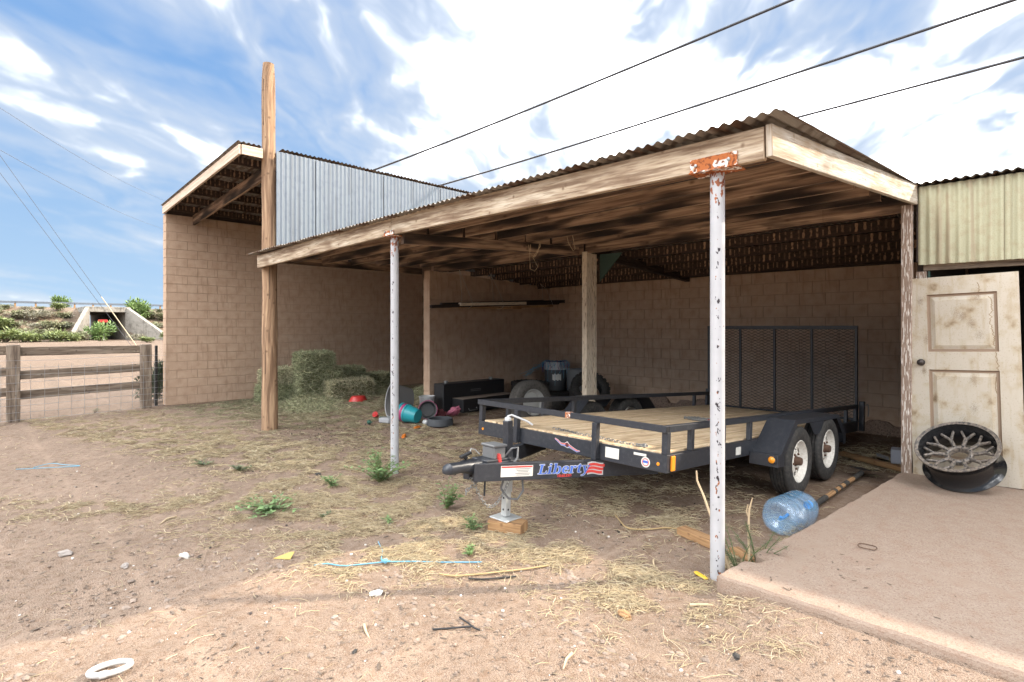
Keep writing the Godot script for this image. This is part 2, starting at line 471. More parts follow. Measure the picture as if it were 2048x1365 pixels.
func drip_wood() -> StandardMaterial3D:
	# purlins under the corrugations: dark water stain with pale streaks left between the drips
	var w := 2048
	var h := 64
	var im := Image.create(w, h, false, Image.FORMAT_RGB8)
	var a := nz(91, 0.02, w, h, 1024, 64, 3)
	var b := nz(92, 0.05, w, h, 512, 64, 3)
	var r := RandomNumberGenerator.new()
	r.seed = 5
	var n := 26
	var off := []
	for i in n + 1:
		off.append([r.randf_range(-0.15, 0.15), r.randf_range(0.10, 0.24), r.randf_range(0.35, 1.0), r.randf_range(0.02, 0.22), r.randf_range(0.82, 1.0)])
	for y in h:
		for x in w:
			var f := float(x) / w * n
			var i := int(f)
			var q = off[i]
			var v := float(y) / h
			var dx := absf(fposmod(f, 1.0) - 0.5 - q[0])
			var wid: float = q[1] * (0.80 + 0.35 * absf(sin(v * 6.0 + i * 1.7)))
			var s: float = clampf((wid - dx) / 0.07, 0.0, 1.0) * q[2]
			if v < q[3] or v > q[4]:
				s *= 0.15
			var na := a[y * w + x] / 255.0
			var nb := b[y * w + x] / 255.0
			s *= smoothstep(0.22, 0.42, na)
			var dk := Color(0.18, 0.135, 0.11).lerp(Color(0.30, 0.23, 0.18), nb)
			im.set_pixel(x, y, dk.lerp(Color(0.74, 0.60, 0.48), s * (0.7 + 0.3 * nb)))
	return mat(Color(1, 1, 1), 0.9, tex(im), null, Vector3(0.506, 6.8, 1))

func pipe_paint() -> StandardMaterial3D:
	# white paint, chipped along one side, rust at foot and head: u = height in metres, v = around
	var w := 1024
	var h := 128
	var a := nz(95, 0.06, w, h, 700, 128, 4)
	var b := nz(96, 0.02, w, h, 1024, 32, 3)
	var im := Image.create(w, h, false, Image.FORMAT_RGB8)
	for y in h:
		for x in w:
			var t := float(x) / w          # 0 foot .. 1 head
			var na := a[y * w + x] / 255.0
			var nb := b[y * w + x] / 255.0
			var c := Color(0.70, 0.70, 0.71).lerp(Color(0.64, 0.64, 0.645), nb * 0.6)
			var v := float(y) / h
			var side := maxf(0.0, 1.0 - absf(v - 0.56) / 0.09)
			var edge := 0.90 - 0.25 * side
			if t < 0.30: edge -= 0.04 * side
			if na > edge:
				c = Color(0.16, 0.13, 0.15) if nb > 0.35 else Color(0.55, 0.30, 0.14)
			var rust := maxf(smoothstep(0.09, 0.0, t), smoothstep(0.90, 1.0, t) * 0.9)
			if na > 0.86 - 0.40 * rust and rust > 0.05:
				c = Color(0.66, 0.35, 0.15).lerp(Color(0.38, 0.22, 0.16), nb)
			im.set_pixel(x, y, c)
	return mat(Color(1, 1, 1), 0.5, tex(im), null, Vector3(1.0 / 2.75, 1.0 / 0.295, 1))

func door_paint() -> StandardMaterial3D:
	var a := nz(97, 0.008, 512, 1024, 0, 0, 5)
	var b := nz(98, 0.02, 512, 1024, 512, 128, 4)
	var c := nz(99, 0.10, 512, 1024, 0, 0, 3)
	var im := paint(512, 1024, Color(0.855, 0.81, 0.73), [[a, 0.40, 0.9, Color(0.78, 0.70, 0.575), 0.8], [a, 0.72, 1.0, Color(0.55, 0.45, 0.32), 0.7], [b, 0.55, 0.9, Color(0.78, 0.70, 0.58), 0.5], [c, 0.68, 0.85, Color(0.58, 0.48, 0.36), 0.35]])
	# brown smudges and a tide mark of old leaks
	var r := RandomNumberGenerator.new()
	r.seed = 12
	for k in [[230, 190, 26], [262, 205, 18], [300, 240, 20], [335, 300, 22], [60, 120, 16], [90, 320, 18], [330, 110, 18], [300, 520, 22], [120, 620, 14], [300, 660, 20], [250, 730, 24], [330, 820, 22], [70, 480, 14]]:
		for j in 500:
			var q := Vector2(r.randfn(0, 0.55), r.randfn(0, 0.75)) * float(k[2])
			var x := int(k[0] + q.x)
			var y := int(k[1] + q.y)
			if x >= 0 and x < 512 and y >= 0 and y < 1024:
				im.set_pixel(x, y, im.get_pixel(x, y).lerp(Color(0.36, 0.26, 0.17), 0.45))
	var px := 330.0
	for y in range(40, 640):
		px += r.randf_range(-2.4, 2.4) + (0.15 if y < 120 else 0.0)
		px = clampf(px, 380.0 if y > 110 else 330.0, 440.0)
		for w in 3:
			im.set_pixel(int(px) + w, y, Color(0.55, 0.43, 0.28))
	return mat(lin(0.70, 0.70, 0.71), 0.55, tex(im), null, Vector3(1.0, 1.0, 1))

# ------------------------------------------------------------------ setting
func gh(x: float, d: float) -> float:
	# height of the dirt; quiet where things stand
	var a := 0.022 * gnoise.get_noise_2d(x * 1.1, d * 1.1)
	var rough := clampf((3.0 - d) / 1.5, 0.15, 1.0)
	a += rough * (0.016 * gfine.get_noise_2d(x, d) + 0.008 * gfine.get_noise_2d(x * 3.1 + 9.0, d * 3.1))
	var edge := minf(minf(x + 17.0, 5.0 - x), minf(d + 1.5, 11.8 - d))
	a *= clampf(edge, 0.0, 1.0)
	if x > -2.6 and d > 3.0:                                       # flat by the slab and under the trailer wheels
		a *= 0.25
	if x > -1.75 and d < 3.45:                                       # dirt banked up against the slab front
		a += 0.098 * smoothstep(0.65, 0.0, 3.30 - d) * smoothstep(-1.75, -1.1, x)
	return a

# straw and hay litter: [x, d, radius x, radius d, turn (deg), density, greenness]
var LITTER := [
	[-9.6, 2.0, 3.2, 0.30, 8, 0.8, 0.0], [-9.0, 2.75, 3.5, 0.35, 5, 0.9, 0.1], [-11.5, 1.3, 2.2, 0.2, 10, 0.5, 0.0],
	[-6.0, 1.25, 1.7, 0.16, 58, 0.9, 0.0], [-6.5, 0.75, 1.2, 0.13, 35, 0.7, 0.0], [-5.3, 2.3, 0.9, 0.55, 20, 1.0, 0.0],
	[-4.7, 2.6, 1.1, 0.7, 40, 1.0, 0.0], [-4.2, 2.55, 0.8, 0.5, 30, 1.0, 0.0], [-3.55, 2.2, 0.5, 0.38, 10, 1.25, 0.0],
	[-3.2, 2.75, 0.8, 0.3, 20, 0.9, 0.0], [-2.5, 3.05, 0.8, 0.22, -8, 1.0, 0.0], [-1.9, 3.2, 0.55, 0.18, 0, 1.0, 0.0], [-1.85, 2.75, 0.45, 0.3, 20, 0.5, 0.0],
	[-6.6, 3.2, 1.3, 0.5, 10, 0.8, 0.0], [-7.7, 3.0, 1.3, 0.35, 10, 0.9, 0.0], [-6.4, 4.3, 1.0, 0.35, 60, 0.9, 0.25], [-7.2, 4.9, 0.7, 0.8, 0, 0.5, 0.3],
	[-10.4, 4.6, 1.8, 1.0, 0, 1.0, 0.5], [-9.7, 5.3, 1.3, 0.8, 20, 0.9, 0.3], [-11.4, 5.2, 1.6, 1.0, 0, 1.2, 0.8], [-12.4, 4.6, 0.9, 0.8, 0, 1.2, 0.9], [-12.0, 6.8, 1.3, 2.2, 0, 1.3, 0.8], [-10.4, 7.5, 1.3, 1.4, 0, 1.0, 0.7],
	[-5.6, 5.4, 1.3, 0.8, 0, 0.45, 0.0], [-4.3, 4.2, 1.3, 0.7, 0, 0.35, 0.1], [-3.0, 5.0, 1.0, 1.0, 0, 0.4, 0.15], [-2.45, 4.3, 0.35, 0.22, 0, 0.9, 0.1],
	[-1.5, 4.4, 0.22, 0.5, 0, 1.2, 0.1], [-1.55, 3.8, 0.2, 0.3, 0, 0.8, 0.2], [-1.6, 8.2, 0.5, 0.7, 0, 0.6, 0.1], [-1.2, 2.9, 0.5, 0.12, 0, 0.3, 0.0]]

func litter(x: float, d: float) -> Vector2:
	var s := 0.0
	var g := 0.0
	for e in LITTER:
		var dx: float = x - e[0]
		var dd: float = d - e[1]
		var far: float = maxf(e[2], e[3]) * 1.9
		if absf(dx) > far or absf(dd) > far:
			continue
		var a := deg_to_rad(e[4])
		var u: float = (dx * cos(a) + dd * sin(a)) / e[2]
		var w: float = (-dx * sin(a) + dd * cos(a)) / e[3]
		var k: float = e[5] * exp(-(u * u + w * w) * 1.1)
		s += k
		g += k * e[6]
	return Vector2(s, g / maxf(s, 0.001))

func make_ground() -> void:
	var m := MB.new()
	var xs := []
	var ds := []
	var x := -17.0
	while x < 5.0:
		xs.append(x); x += 0.06 if x < -6.0 else 0.03
	xs.append(5.0)
	var d := -1.5
	while d < 11.8:
		ds.append(d); d += 0.03 if d < 3.6 else 0.07
	ds.append(11.8)
	var far_x := [-2500.0, -600.0, -200.0, -90.0, -60.0, -40.0, -30.0, -24.0, -20.0]
	var all_x := far_x + xs + [8.0, 20.0, 100.0, 600.0, 2500.0]
	var all_d := [-2500.0, -600.0, -100.0, -30.0, -10.0, -4.0] + ds + [16.0, 30.0, 60.0, 120.0, 300.0, 800.0, 2500.0]
	var nx := all_x.size()
	var nd := all_d.size()
	var v := PackedVector3Array()
	var t := PackedVector2Array()
	var c := PackedColorArray()
	var nn := PackedVector3Array()
	var big := FastNoiseLite.new()
	big.seed = 77
	big.frequency = 0.35
	var patch := FastNoiseLite.new()
	patch.seed = 78
	patch.frequency = 2.2
	patch.fractal_octaves = 4
	for j in nd:
		var dd: float = all_d[j]
		for i in nx:
			var xx: float = all_x[i]
			var near := xx >= -17.0 and xx <= 5.0 and dd >= -1.5 and dd <= 11.8
			v.append(P(xx, gh(xx, dd) if near else 0.0, dd))
			t.append(Vector2(xx, dd))
			var k := Color(0.505, 0.50, 0.505)
			if near:
				var l := litter(xx, dd)
				var pn := patch.get_noise_2d(xx, dd)
				var f := clampf(l.x * (0.50 + 2.0 * pn), 0.0, 1.0)
				var chaff := Color(0.50, 0.465, 0.38).lerp(Color(0.39, 0.40, 0.30), l.y)
				k = k.lerp(chaff, f * 0.75)
				# darker brown patches with noisy edges, back from the shed front
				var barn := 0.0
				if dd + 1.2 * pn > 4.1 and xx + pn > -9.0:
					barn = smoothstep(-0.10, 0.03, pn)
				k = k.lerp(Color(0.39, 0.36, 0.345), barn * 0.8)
				var bn := big.get_noise_2d(xx, dd)
				k = k * (1.0 + 0.16 * bn + 0.12 * pn)
			else:
				k = Color(0.44, 0.445, 0.455) * (1.0 + 0.16 * big.get_noise_2d(xx * 0.1, dd * 0.1))
			k.a = 1.0
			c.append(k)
			nn.append(Vector3.UP)
	for j in range(1, nd - 1):
		for i in range(1, nx - 1):
			var a := v[j * nx + i + 1] - v[j * nx + i - 1]
			var b := v[(j + 1) * nx + i] - v[(j - 1) * nx + i]
			nn[j * nx + i] = a.cross(b).normalized() * signf(a.cross(b).y)
	var ix := PackedInt32Array()
	for j in nd - 1:
		for i in nx - 1:
			var q := j * nx + i
			ix.append(q); ix.append(q + nx); ix.append(q + 1)
			ix.append(q + 1); ix.append(q + nx); ix.append(q + nx + 1)
	var arr := []
	arr.resize(Mesh.ARRAY_MAX)
	arr[Mesh.ARRAY_VERTEX] = v
	arr[Mesh.ARRAY_NORMAL] = nn
	arr[Mesh.ARRAY_TEX_UV] = t
	arr[Mesh.ARRAY_COLOR] = c
	arr[Mesh.ARRAY_INDEX] = ix
	var am := ArrayMesh.new()
	am.add_surface_from_arrays(Mesh.PRIMITIVE_TRIANGLES, arr)
	var o := MeshInstance3D.new()
	o.name = "ground"
	o.mesh = am
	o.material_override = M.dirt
	add_child(o)
	tag(o, "pinkish tan dirt yard with straw and hay litter", "", "", "structure")

func make_slab() -> void:
	var r := RandomNumberGenerator.new()
	r.seed = 31
	var cor := [Vector2(-1.50, 3.30), Vector2(3.6, 3.29), Vector2(3.6, 7.0), Vector2(-1.10, 7.0), Vector2(-1.17, 6.76), Vector2(-1.345, 4.78), Vector2(-1.42, 4.05), Vector2(-1.46, 3.80), Vector2(-1.37, 3.74), Vector2(-1.395, 3.62), Vector2(-1.47, 3.60)]
	var ring := []
	for i in cor.size():
		var a: Vector2 = cor[i]
		var b: Vector2 = cor[(i + 1) % cor.size()]
		var n := int(ceil(a.distance_to(b) / 0.05))
		for k in n:
			var p := a.lerp(b, float(k) / n)
			if p.x < 1.0 and p.y < 6.9:
				p += Vector2(r.randf_range(-1, 1), r.randf_range(-1, 1)) * 0.008
			ring.append(p)
	var pk := PackedVector2Array(ring)
	var m := MB.new()
	var top := func(p: Vector2) -> float: return 0.14 + 0.012 * (p.y - 3.3)
	var ids := Geometry2D.triangulate_polygon(pk)
	var cen := Vector2(1.0, 5.0)
	var inner := PackedVector2Array()
	for p in pk:
		inner.append(p + (cen - p).normalized() * 0.018)
	for i in range(0, ids.size(), 3):
		var q := [inner[ids[i]], inner[ids[i + 1]], inner[ids[i + 2]]]
		var w := []
		for p in q: w.append(P(p.x, top.call(p), p.y))
		m.tri(w[0], w[1], w[2], Vector3.UP, Vector3.UP, Vector3.UP, q[0], q[1], q[2])
	# broken side faces: rows of points, shared along the edge
	var np := pk.size()
	var outs := []
	for i in np:
		var e := (pk[(i + 1) % np] - pk[(i + np - 1) % np]).normalized()
		var out := Vector3(e.y, 0, e.x)
		if out.dot(P(pk[i].x - 1.0, 0, pk[i].y - 5.0)) < 0: out = -out
		outs.append(out)
	var rough := FastNoiseLite.new()
	rough.seed = 9
	rough.frequency = 4.0
	var rows := []
	for k in 6:
		var row := []
		for i in np:
			var y: float = [0.0, -0.014, -0.04, -0.075, -0.11, -0.24][k]
			var wob := (rough.get_noise_3d(pk[i].x * 1.6, pk[i].y * 1.6, k * 0.7)) * 0.022 if k > 1 else 0.0
			var b := inner[i] if k == 0 else pk[i]
			row.append(P(b.x, top.call(pk[i]) + y, b.y) + (outs[i] as Vector3) * wob)
		rows.append(row)
	for k in 5:
		for i in np:
			var j := (i + 1) % np
			var na: Vector3 = (outs[i] + Vector3.UP * [1.0, 0.2, 0.1, 0.0, 0.0][k]).normalized()
			var nb: Vector3 = (outs[j] + Vector3.UP * [1.0, 0.2, 0.1, 0.0, 0.0][k]).normalized()
			var ua := Vector2(i * 0.05, k * 0.05)
			var ub := Vector2(i * 0.05 + 0.05, k * 0.05)
			m.tri(rows[k][i], rows[k][j], rows[k + 1][j], na, nb, nb, ua, ub, ub + Vector2(0, 0.05))
			m.tri(rows[k][i], rows[k + 1][j], rows[k + 1][i], na, nb, na, ua, ub + Vector2(0, 0.05), ua + Vector2(0, 0.05))
	var o := single("concrete_slab_pavement", "dusty pinkish concrete slab with a chipped corner", "", m, M.slab, P(1, 0, 5), "", "structure")
	o.set_meta("kind", "structure")

func straw_mesh(length: float, width: float) -> ArrayMesh:
	var m := MB.new()
	var p := [Vector3(-length / 2, 0, 0), Vector3(-length / 6, length * 0.07, 0.0), Vector3(length / 6, length * 0.05, length * 0.06), Vector3(length / 2, 0, length * 0.16)]
	for i in 3:
		var z := Vector3(0, 0, width / 2)
		var y := Vector3(0, width / 2, 0)
		m.quad(p[i] - z, p[i] + z, p[i + 1] + z, p[i + 1] - z, Vector3.UP)
		m.quad(p[i] - y, p[i] + y, p[i + 1] + y, p[i + 1] - y, Vector3.BACK)
	return m.mesh()

func make_straw() -> void:
	var r := RandomNumberGenerator.new()
	r.seed = 404
	var patch := FastNoiseLite.new()
	patch.seed = 78
	patch.frequency = 2.2
	patch.fractal_octaves = 4
	var xf := [[], []]
	var co := [[], []]
	var tries := 0
	while xf[0].size() + xf[1].size() < 90000 and tries < 1000000:
		tries += 1
		# more strands close by, where single stalks can be seen
		var d := r.randf_range(-0.3, 10.0)
		var x := r.randf_range(-13.2, -0.9)
		var l := litter(x, d)
		var k := clampf(l.x * (0.42 + 2.1 * patch.get_noise_2d(x, d)), 0.0, 1.3) + 0.004
		var dist := sqrt(x * x + d * d)
		if r.randf() > k * clampf(5.0 / dist, 0.35, 1.0):
			continue
		if x > -1.5 and d > 3.25 and d < 7.0:
			continue
		var s := r.randf_range(0.5, 1.4) * (1.0 if dist < 7 else 1.35)
		var b := Basis.from_euler(Vector3(r.randfn(0, 0.16), r.randf() * TAU, r.randfn(0, 0.16))) * Basis.from_scale(Vector3(s, s, s * (1.0 if dist < 6 else 1.6)))
		var y := gh(x, d) + r.randf_range(0.001, 0.012) + 0.02 * clampf(k - 0.8, 0, 0.5)
		var q := 0 if r.randf() < 0.6 else 1
		xf[q].append(Transform3D(b, P(x, y, d)))
		var tone := r.randf_range(0.65, 1.15)
		var cc := Color(0.52, 0.42, 0.27).lerp(Color(0.28, 0.28, 0.17), clampf(l.y + r.randfn(0, 0.18), 0, 1)) * tone
		if r.randf() < 0.12: cc = Color(0.58, 0.50, 0.36)
		if r.randf() < 0.08: cc = Color(0.20, 0.14, 0.09)
		cc.a = 1.0
		co[q].append(cc)
	for q in 2:
		var o := multi(self, "straw_litter", straw_mesh([0.085, 0.05][q], [0.0024, 0.0032][q]), M.straw, xf[q], co[q])
		tag(o, ["long dry straw stalks scattered across the yard dirt", "short chopped hay and chaff scattered over the dirt"][q], "straw", "", "stuff")

func clod_mesh(sd: int) -> ArrayMesh:
	var r := RandomNumberGenerator.new()
	r.seed = sd
	var m := MB.new()
	lump(m, Transform3D(), Vector3(1, 0.62, 0.85), 7, 5, 0.28, r)
	return m.mesh()

func lump(m: MB, xf: Transform3D, rad: Vector3, nu: int, nv: int, rough: float, r: RandomNumberGenerator) -> void:
	var g := []
	for j in nv + 1:
		var row := []
		var th := PI * j / nv
		for i in nu:
			var ph := TAU * i / nu
			var k := 1.0 + r.randf_range(-rough, rough)
			if j == 0 or j == nv: k = 1.0 - rough * 0.3
			row.append(xf * (Vector3(sin(th) * cos(ph), cos(th), sin(th) * sin(ph)) * rad * k))
		row.append(row[0])
		g.append(row)
	for j in nv:
		for i in nu:
			var a: Vector3 = g[j][i]; var b: Vector3 = g[j][i + 1]; var c: Vector3 = g[j + 1][i + 1]; var e: Vector3 = g[j + 1][i]
			var out := (a + b + c + e) * 0.25 - xf.origin
			for q in [[a, b, c], [a, c, e]]:
				var nn: Vector3 = (q[1] - q[0]).cross(q[2] - q[0])
				if nn.length_squared() < 1e-16: continue
				nn = nn.normalized()
				if nn.dot(out) < 0: nn = -nn
				m.tri(q[0], q[1], q[2], nn, nn, nn, Vector2(q[0].x, q[0].z), Vector2(q[1].x, q[1].z), Vector2(q[2].x, q[2].z))

func make_gravel() -> void:
	var r := RandomNumberGenerator.new()
	r.seed = 909
	var xf := []
	var co := []
	while xf.size() < 5200:
		var x := r.randf_range(-8.0, -0.3)
		var d := r.randf_range(-0.6, 4.0)
		if x > -1.6 and d > 3.2: continue
		if r.randf() > clampf(2.4 / maxf(sqrt(x * x + d * d), 0.5), 0.1, 1.0) * (0.35 + maxf(0.0, gnoise.get_noise_2d(x * 1.5 + 40, d * 1.5)) * 1.6): continue
		var s := 0.003 + 0.009 * pow(r.randf(), 4.0)
		xf.append(Transform3D(Basis.from_euler(Vector3(0, r.randf() * TAU, 0)).scaled(Vector3.ONE * s), P(x, gh(x, d) + s * 0.25, d)))
		var cc := Color(0.26, 0.195, 0.15) * r.randf_range(0.7, 1.15)
		if r.randf() < 0.10: cc = Color(0.6, 0.56, 0.52)
		if r.randf() < 0.10: cc = Color(0.07, 0.055, 0.05)
		cc.a = 1.0
		co.append(cc)
	while xf.size() < 6600:                                          # trodden clods in patches
		var x := r.randf_range(-5.5, -0.4)
		var d := r.randf_range(-0.4, 3.2)
		if r.randf() > smoothstep(0.02, 0.45, gnoise.get_noise_2d(x * 0.9 - 17.0, d * 0.9 + 6.0)) * clampf(2.6 / maxf(sqrt(x * x + d * d), 0.5), 0.15, 1.0): continue
		var s := 0.005 + 0.020 * pow(r.randf(), 3.5)
		xf.append(Transform3D(Basis.from_euler(Vector3(r.randf(), r.randf() * TAU, r.randf())).scaled(Vector3(s * 1.3, s * 0.55, s)), P(x, gh(x, d) + s * 0.02, d)))
		var cc := Color(0.27, 0.205, 0.16) * r.randf_range(0.75, 1.1)
		cc.a = 1.0
		co.append(cc)
	var o := multi(self, "gravel", clod_mesh(3), M.straw, xf, co)
	tag(o, "small clods and grit on the sunlit foreground dirt", "gravel", "", "stuff")
	# dark bits of bark, leaf and hay dust trodden into the dirt
	xf = []
	co = []
	while xf.size() < 5200:
		var x := r.randf_range(-9.0, -0.3)
		var d := r.randf_range(-0.5, 4.2)
		var on_slab := x > -1.48 and d > 3.33
		var dist := sqrt(x * x + d * d)
		if r.randf() > clampf(3.0 / dist, 0.15, 1.0) * (0.08 if on_slab else 0.3 + maxf(0.0, gnoise.get_noise_2d(x * 1.2 + 3, d * 1.2 - 8)) * 1.8): continue
		var s := r.randf_range(0.0025, 0.007) * (2.0 if r.randf() < 0.06 else 1.0)
		var y := 0.143 + 0.012 * (d - 3.3) if on_slab else gh(x, d) + 0.002
		xf.append(Transform3D(Basis.from_euler(Vector3(r.randfn(0, 0.3), r.randf() * TAU, 0)) * Basis.from_scale(Vector3(s * 2.2, s * 0.5, s * 0.8)), P(x, y, d)))
		var cc := Color(0.075, 0.055, 0.042).lerp(Color(0.20, 0.15, 0.11), r.randf())
		cc.a = 1.0
		co.append(cc)
	tag(multi(self, "bark_debris", clod_mesh(5), M.straw, xf, co), "dark bits of bark and chaff trodden into the foreground dirt", "debris", "", "stuff")
	# dung pellets by the pole
	xf = []
	co = []
	while xf.size() < 500:
		var x := r.randfn(-7.6, 0.9)
		var d := r.randfn(4.2, 0.45)
		if r.randf() < 0.35:
			x = r.randf_range(-7, -2); d = r.randf_range(3.6, 5.6)
		xf.append(Transform3D(Basis.from_scale(Vector3.ONE * r.randf_range(0.006, 0.011)), P(x, gh(x, d) + 0.004, d)))
		co.append(Color(0.035, 0.028, 0.022))
	o = multi(self, "dung_pellet_litter", clod_mesh(4), M.straw, xf, co)
	tag(o, "dark dung pellets strewn over bare dirt by the wooden pole", "dung", "", "stuff")

# ------------------------------------------------------------------ masonry
func block_mesh(w: float, h: float, dep: float) -> ArrayMesh:
	# one painted block seen from its front (local +z), edges eased
	var m := MB.new()
	var e := 0.0035
	var a := Vector2(w / 2, h / 2)
	var b := a - Vector2(e, e)
	m.quad(Vector3(-b.x, -b.y, 0), Vector3(b.x, -b.y, 0), Vector3(b.x, b.y, 0), Vector3(-b.x, b.y, 0), Vector3.BACK)
	var o := [Vector2(-1, -1), Vector2(1, -1), Vector2(1, 1), Vector2(-1, 1)]
	for k in 4:
		var p: Vector2 = o[k]
		var q: Vector2 = o[(k + 1) % 4]
		var mid := (p + q) * 0.5
		var nn := Vector3(mid.x, mid.y, 1.0).normalized()
		m.quad(Vector3(p.x * b.x, p.y * b.y, 0), Vector3(q.x * b.x, q.y * b.y, 0), Vector3(q.x * a.x, q.y * a.y, -e), Vector3(p.x * a.x, p.y * a.y, -e), nn)
		m.quad(Vector3(p.x * a.x, p.y * a.y, -e), Vector3(q.x * a.x, q.y * a.y, -e), Vector3(q.x * a.x, q.y * a.y, -dep), Vector3(p.x * a.x, p.y * a.y, -dep), Vector3(mid.x, mid.y, 0))
	return m.mesh()

func block_wall(w: Node3D, origin: Vector3, along: Vector3, length: float, course: float, rows: int, blen: float, sd: int, skip: Callable) -> void:
	# courses in running bond on the face whose bottom starts at origin and runs along `along`; skip(s, y) leaves a block out
	var r := RandomNumberGenerator.new()
	r.seed = sd
	var face := along.cross(Vector3.UP).normalized()
	if face.dot(-origin) < 0: face = -face
	var right := Vector3.UP.cross(face)
	var bas := Basis(right, Vector3.UP, face)
	var g := 0.0066
	var full := block_mesh(blen - g, course - g, 0.012)
	var half := block_mesh(blen / 2 - g, course - g, 0.012)
	for j in rows:
		var s := 0.0 if j % 2 == 0 else -blen / 2
		while s < length - 0.02:
			var s0 := maxf(s, 0.0)
			var s1 := minf(s + blen, length)
			var wd := s1 - s0
			var mid := (s0 + s1) * 0.5
			var y := (j + 0.5) * course
			s += blen
			if wd < 0.05 or skip.call(mid, y): continue
			var me: Mesh = full
			if absf(wd - blen / 2) < 0.02: me = half
			elif wd < blen - 0.01: me = block_mesh(wd - g, course - g, 0.012)
			var at := origin + along * mid + Vector3.UP * y + face * (0.010 + r.randf_range(-0.0015, 0.0015))
			inst(w, "block", me, M.block, Transform3D(bas, at - base_of[w]))

func make_walls() -> void:
	# long side wall of the tall shed
	var w := thing("block_wall", "tan painted block side wall of the tall hay shed, reaching up to its roof", "wall", P(-13.52, 0, 6.8), "painted block walls")
	var m := MB.new()
	at_box(m, Vector3(-13.63, -0.1, 3.235), Vector3(-13.425, 4.04, 10.35), 0.002)
	part(w, "wall_core", m, M.mortar)
	block_wall(w, P(-13.425, 0.0, 3.225), Vector3(0, 0, -1), 7.0, 0.1836, 22, 0.4, 1, func(s, y): return (s > 2.2 and y > 3.35) or s > 6.75)
	for j in 22:                                                    # the end of the wall, facing the yard
		var em := MB.new()
		at_box(em, Vector3(-13.632, j * 0.1836 + 0.004, 3.222), Vector3(-13.416, (j + 1) * 0.1836 - 0.004, 3.236), 0.004)
		part(w, "end_block", em, M.block)
	# short partition between the sheds
	w = thing("block_wall", "tan block partition between the sheds, its pale end showing beside the black step box", "wall", P(-8.87, 0, 8.4), "painted block walls")
	m = MB.new()
	var pr := PackedVector3Array()
	var xs := [-8.955, -8.775]
	var prof := [Vector2(6.605, -0.1), Vector2(10.15, -0.1), Vector2(10.15, 2.61), Vector2(6.605, 2.76)]
	for k in 2:
		m.flat(P(xs[k], prof[0].y, prof[0].x), P(xs[k], prof[1].y, prof[1].x), P(xs[k], prof[2].y, prof[2].x), P(xs[k], prof[3].y, prof[3].x), Vector3(k * 2.0 - 1.0, 0, 0))
	for k in 4:
		var a: Vector2 = prof[k]
		var b: Vector2 = prof[(k + 1) % 4]
		m.flat(P(xs[0], a.y, a.x), P(xs[1], a.y, a.x), P(xs[1], b.y, b.x), P(xs[0], b.y, b.x), P(0, (a.y + b.y) / 2 - 1.3, (a.x + b.x) / 2 - 8.4))
	part(w, "wall_core", m, M.block)
	block_wall(w, P(-8.775, 0.0, 6.6), Vector3(0, 0, -1), 3.55, 0.2, 13, 0.4, 2, func(s, y): return false)
	for j in 13:
		var em := MB.new()
		at_box(em, Vector3(-8.96, j * 0.2 + 0.004, 6.59), Vector3(-8.765, (j + 1) * 0.2 - 0.004, 6.604), 0.005)
		part(w, "end_block", em, M.block)
	# back wall
	w = thing("block_wall", "tan block back wall of the open shed behind the trailer", "wall", P(-5.0, 0, 10.25), "painted block walls")
	m = MB.new()
	at_box(m, Vector3(-8.95, -0.1, 10.165), Vector3(-0.95, 2.62, 10.36), 0.002)
	part(w, "wall_core", m, M.mortar)
	block_wall(w, P(-8.77, 0.02, 10.165), Vector3(1, 0, 0), 7.75, 0.2, 13, 0.4, 3, func(s, y): return false)
	var r := RandomNumberGenerator.new()
	r.seed = 17
	for k in 26:                                                    # spilled rough footing along the foot of the wall
		var fm := MB.new()
		var fx := -8.4 + 0.29 * k + r.randf_range(-0.05, 0.05)
		var fs := Vector3(r.randf_range(0.2, 0.3), r.randf_range(0.12, 0.28) * (0.6 if k < 8 else 1.0), r.randf_range(0.08, 0.14))
		lump(fm, Transform3D(Basis(), P(fx, 0.02, 10.13)), fs, 10, 7, 0.10, r)
		part(w, "footing_lump", fm, M.rubble)
	# back of the tall shed
	w = thing("block_wall", "block wall at the dark back of the tall hay shed", "wall", P(-11.2, 0, 10.3), "painted block walls")
	m = MB.new()
	at_box(m, Vector3(-13.42, -0.1, 10.16), Vector3(-8.96, 4.2, 10.35), 0.002)
	part(w, "wall_core", m, M.block)

func roofh(x: float, d: float) -> float:
	var f := 2.80 + 0.085 * clampf((x + 9.2) / 8.0, -0.1, 1.1)
	if d < 6.85:
		return f + 0.19 * (d - 3.4) / 3.45
	return f + 0.19 - 0.37 * (d - 6.85) / 3.55

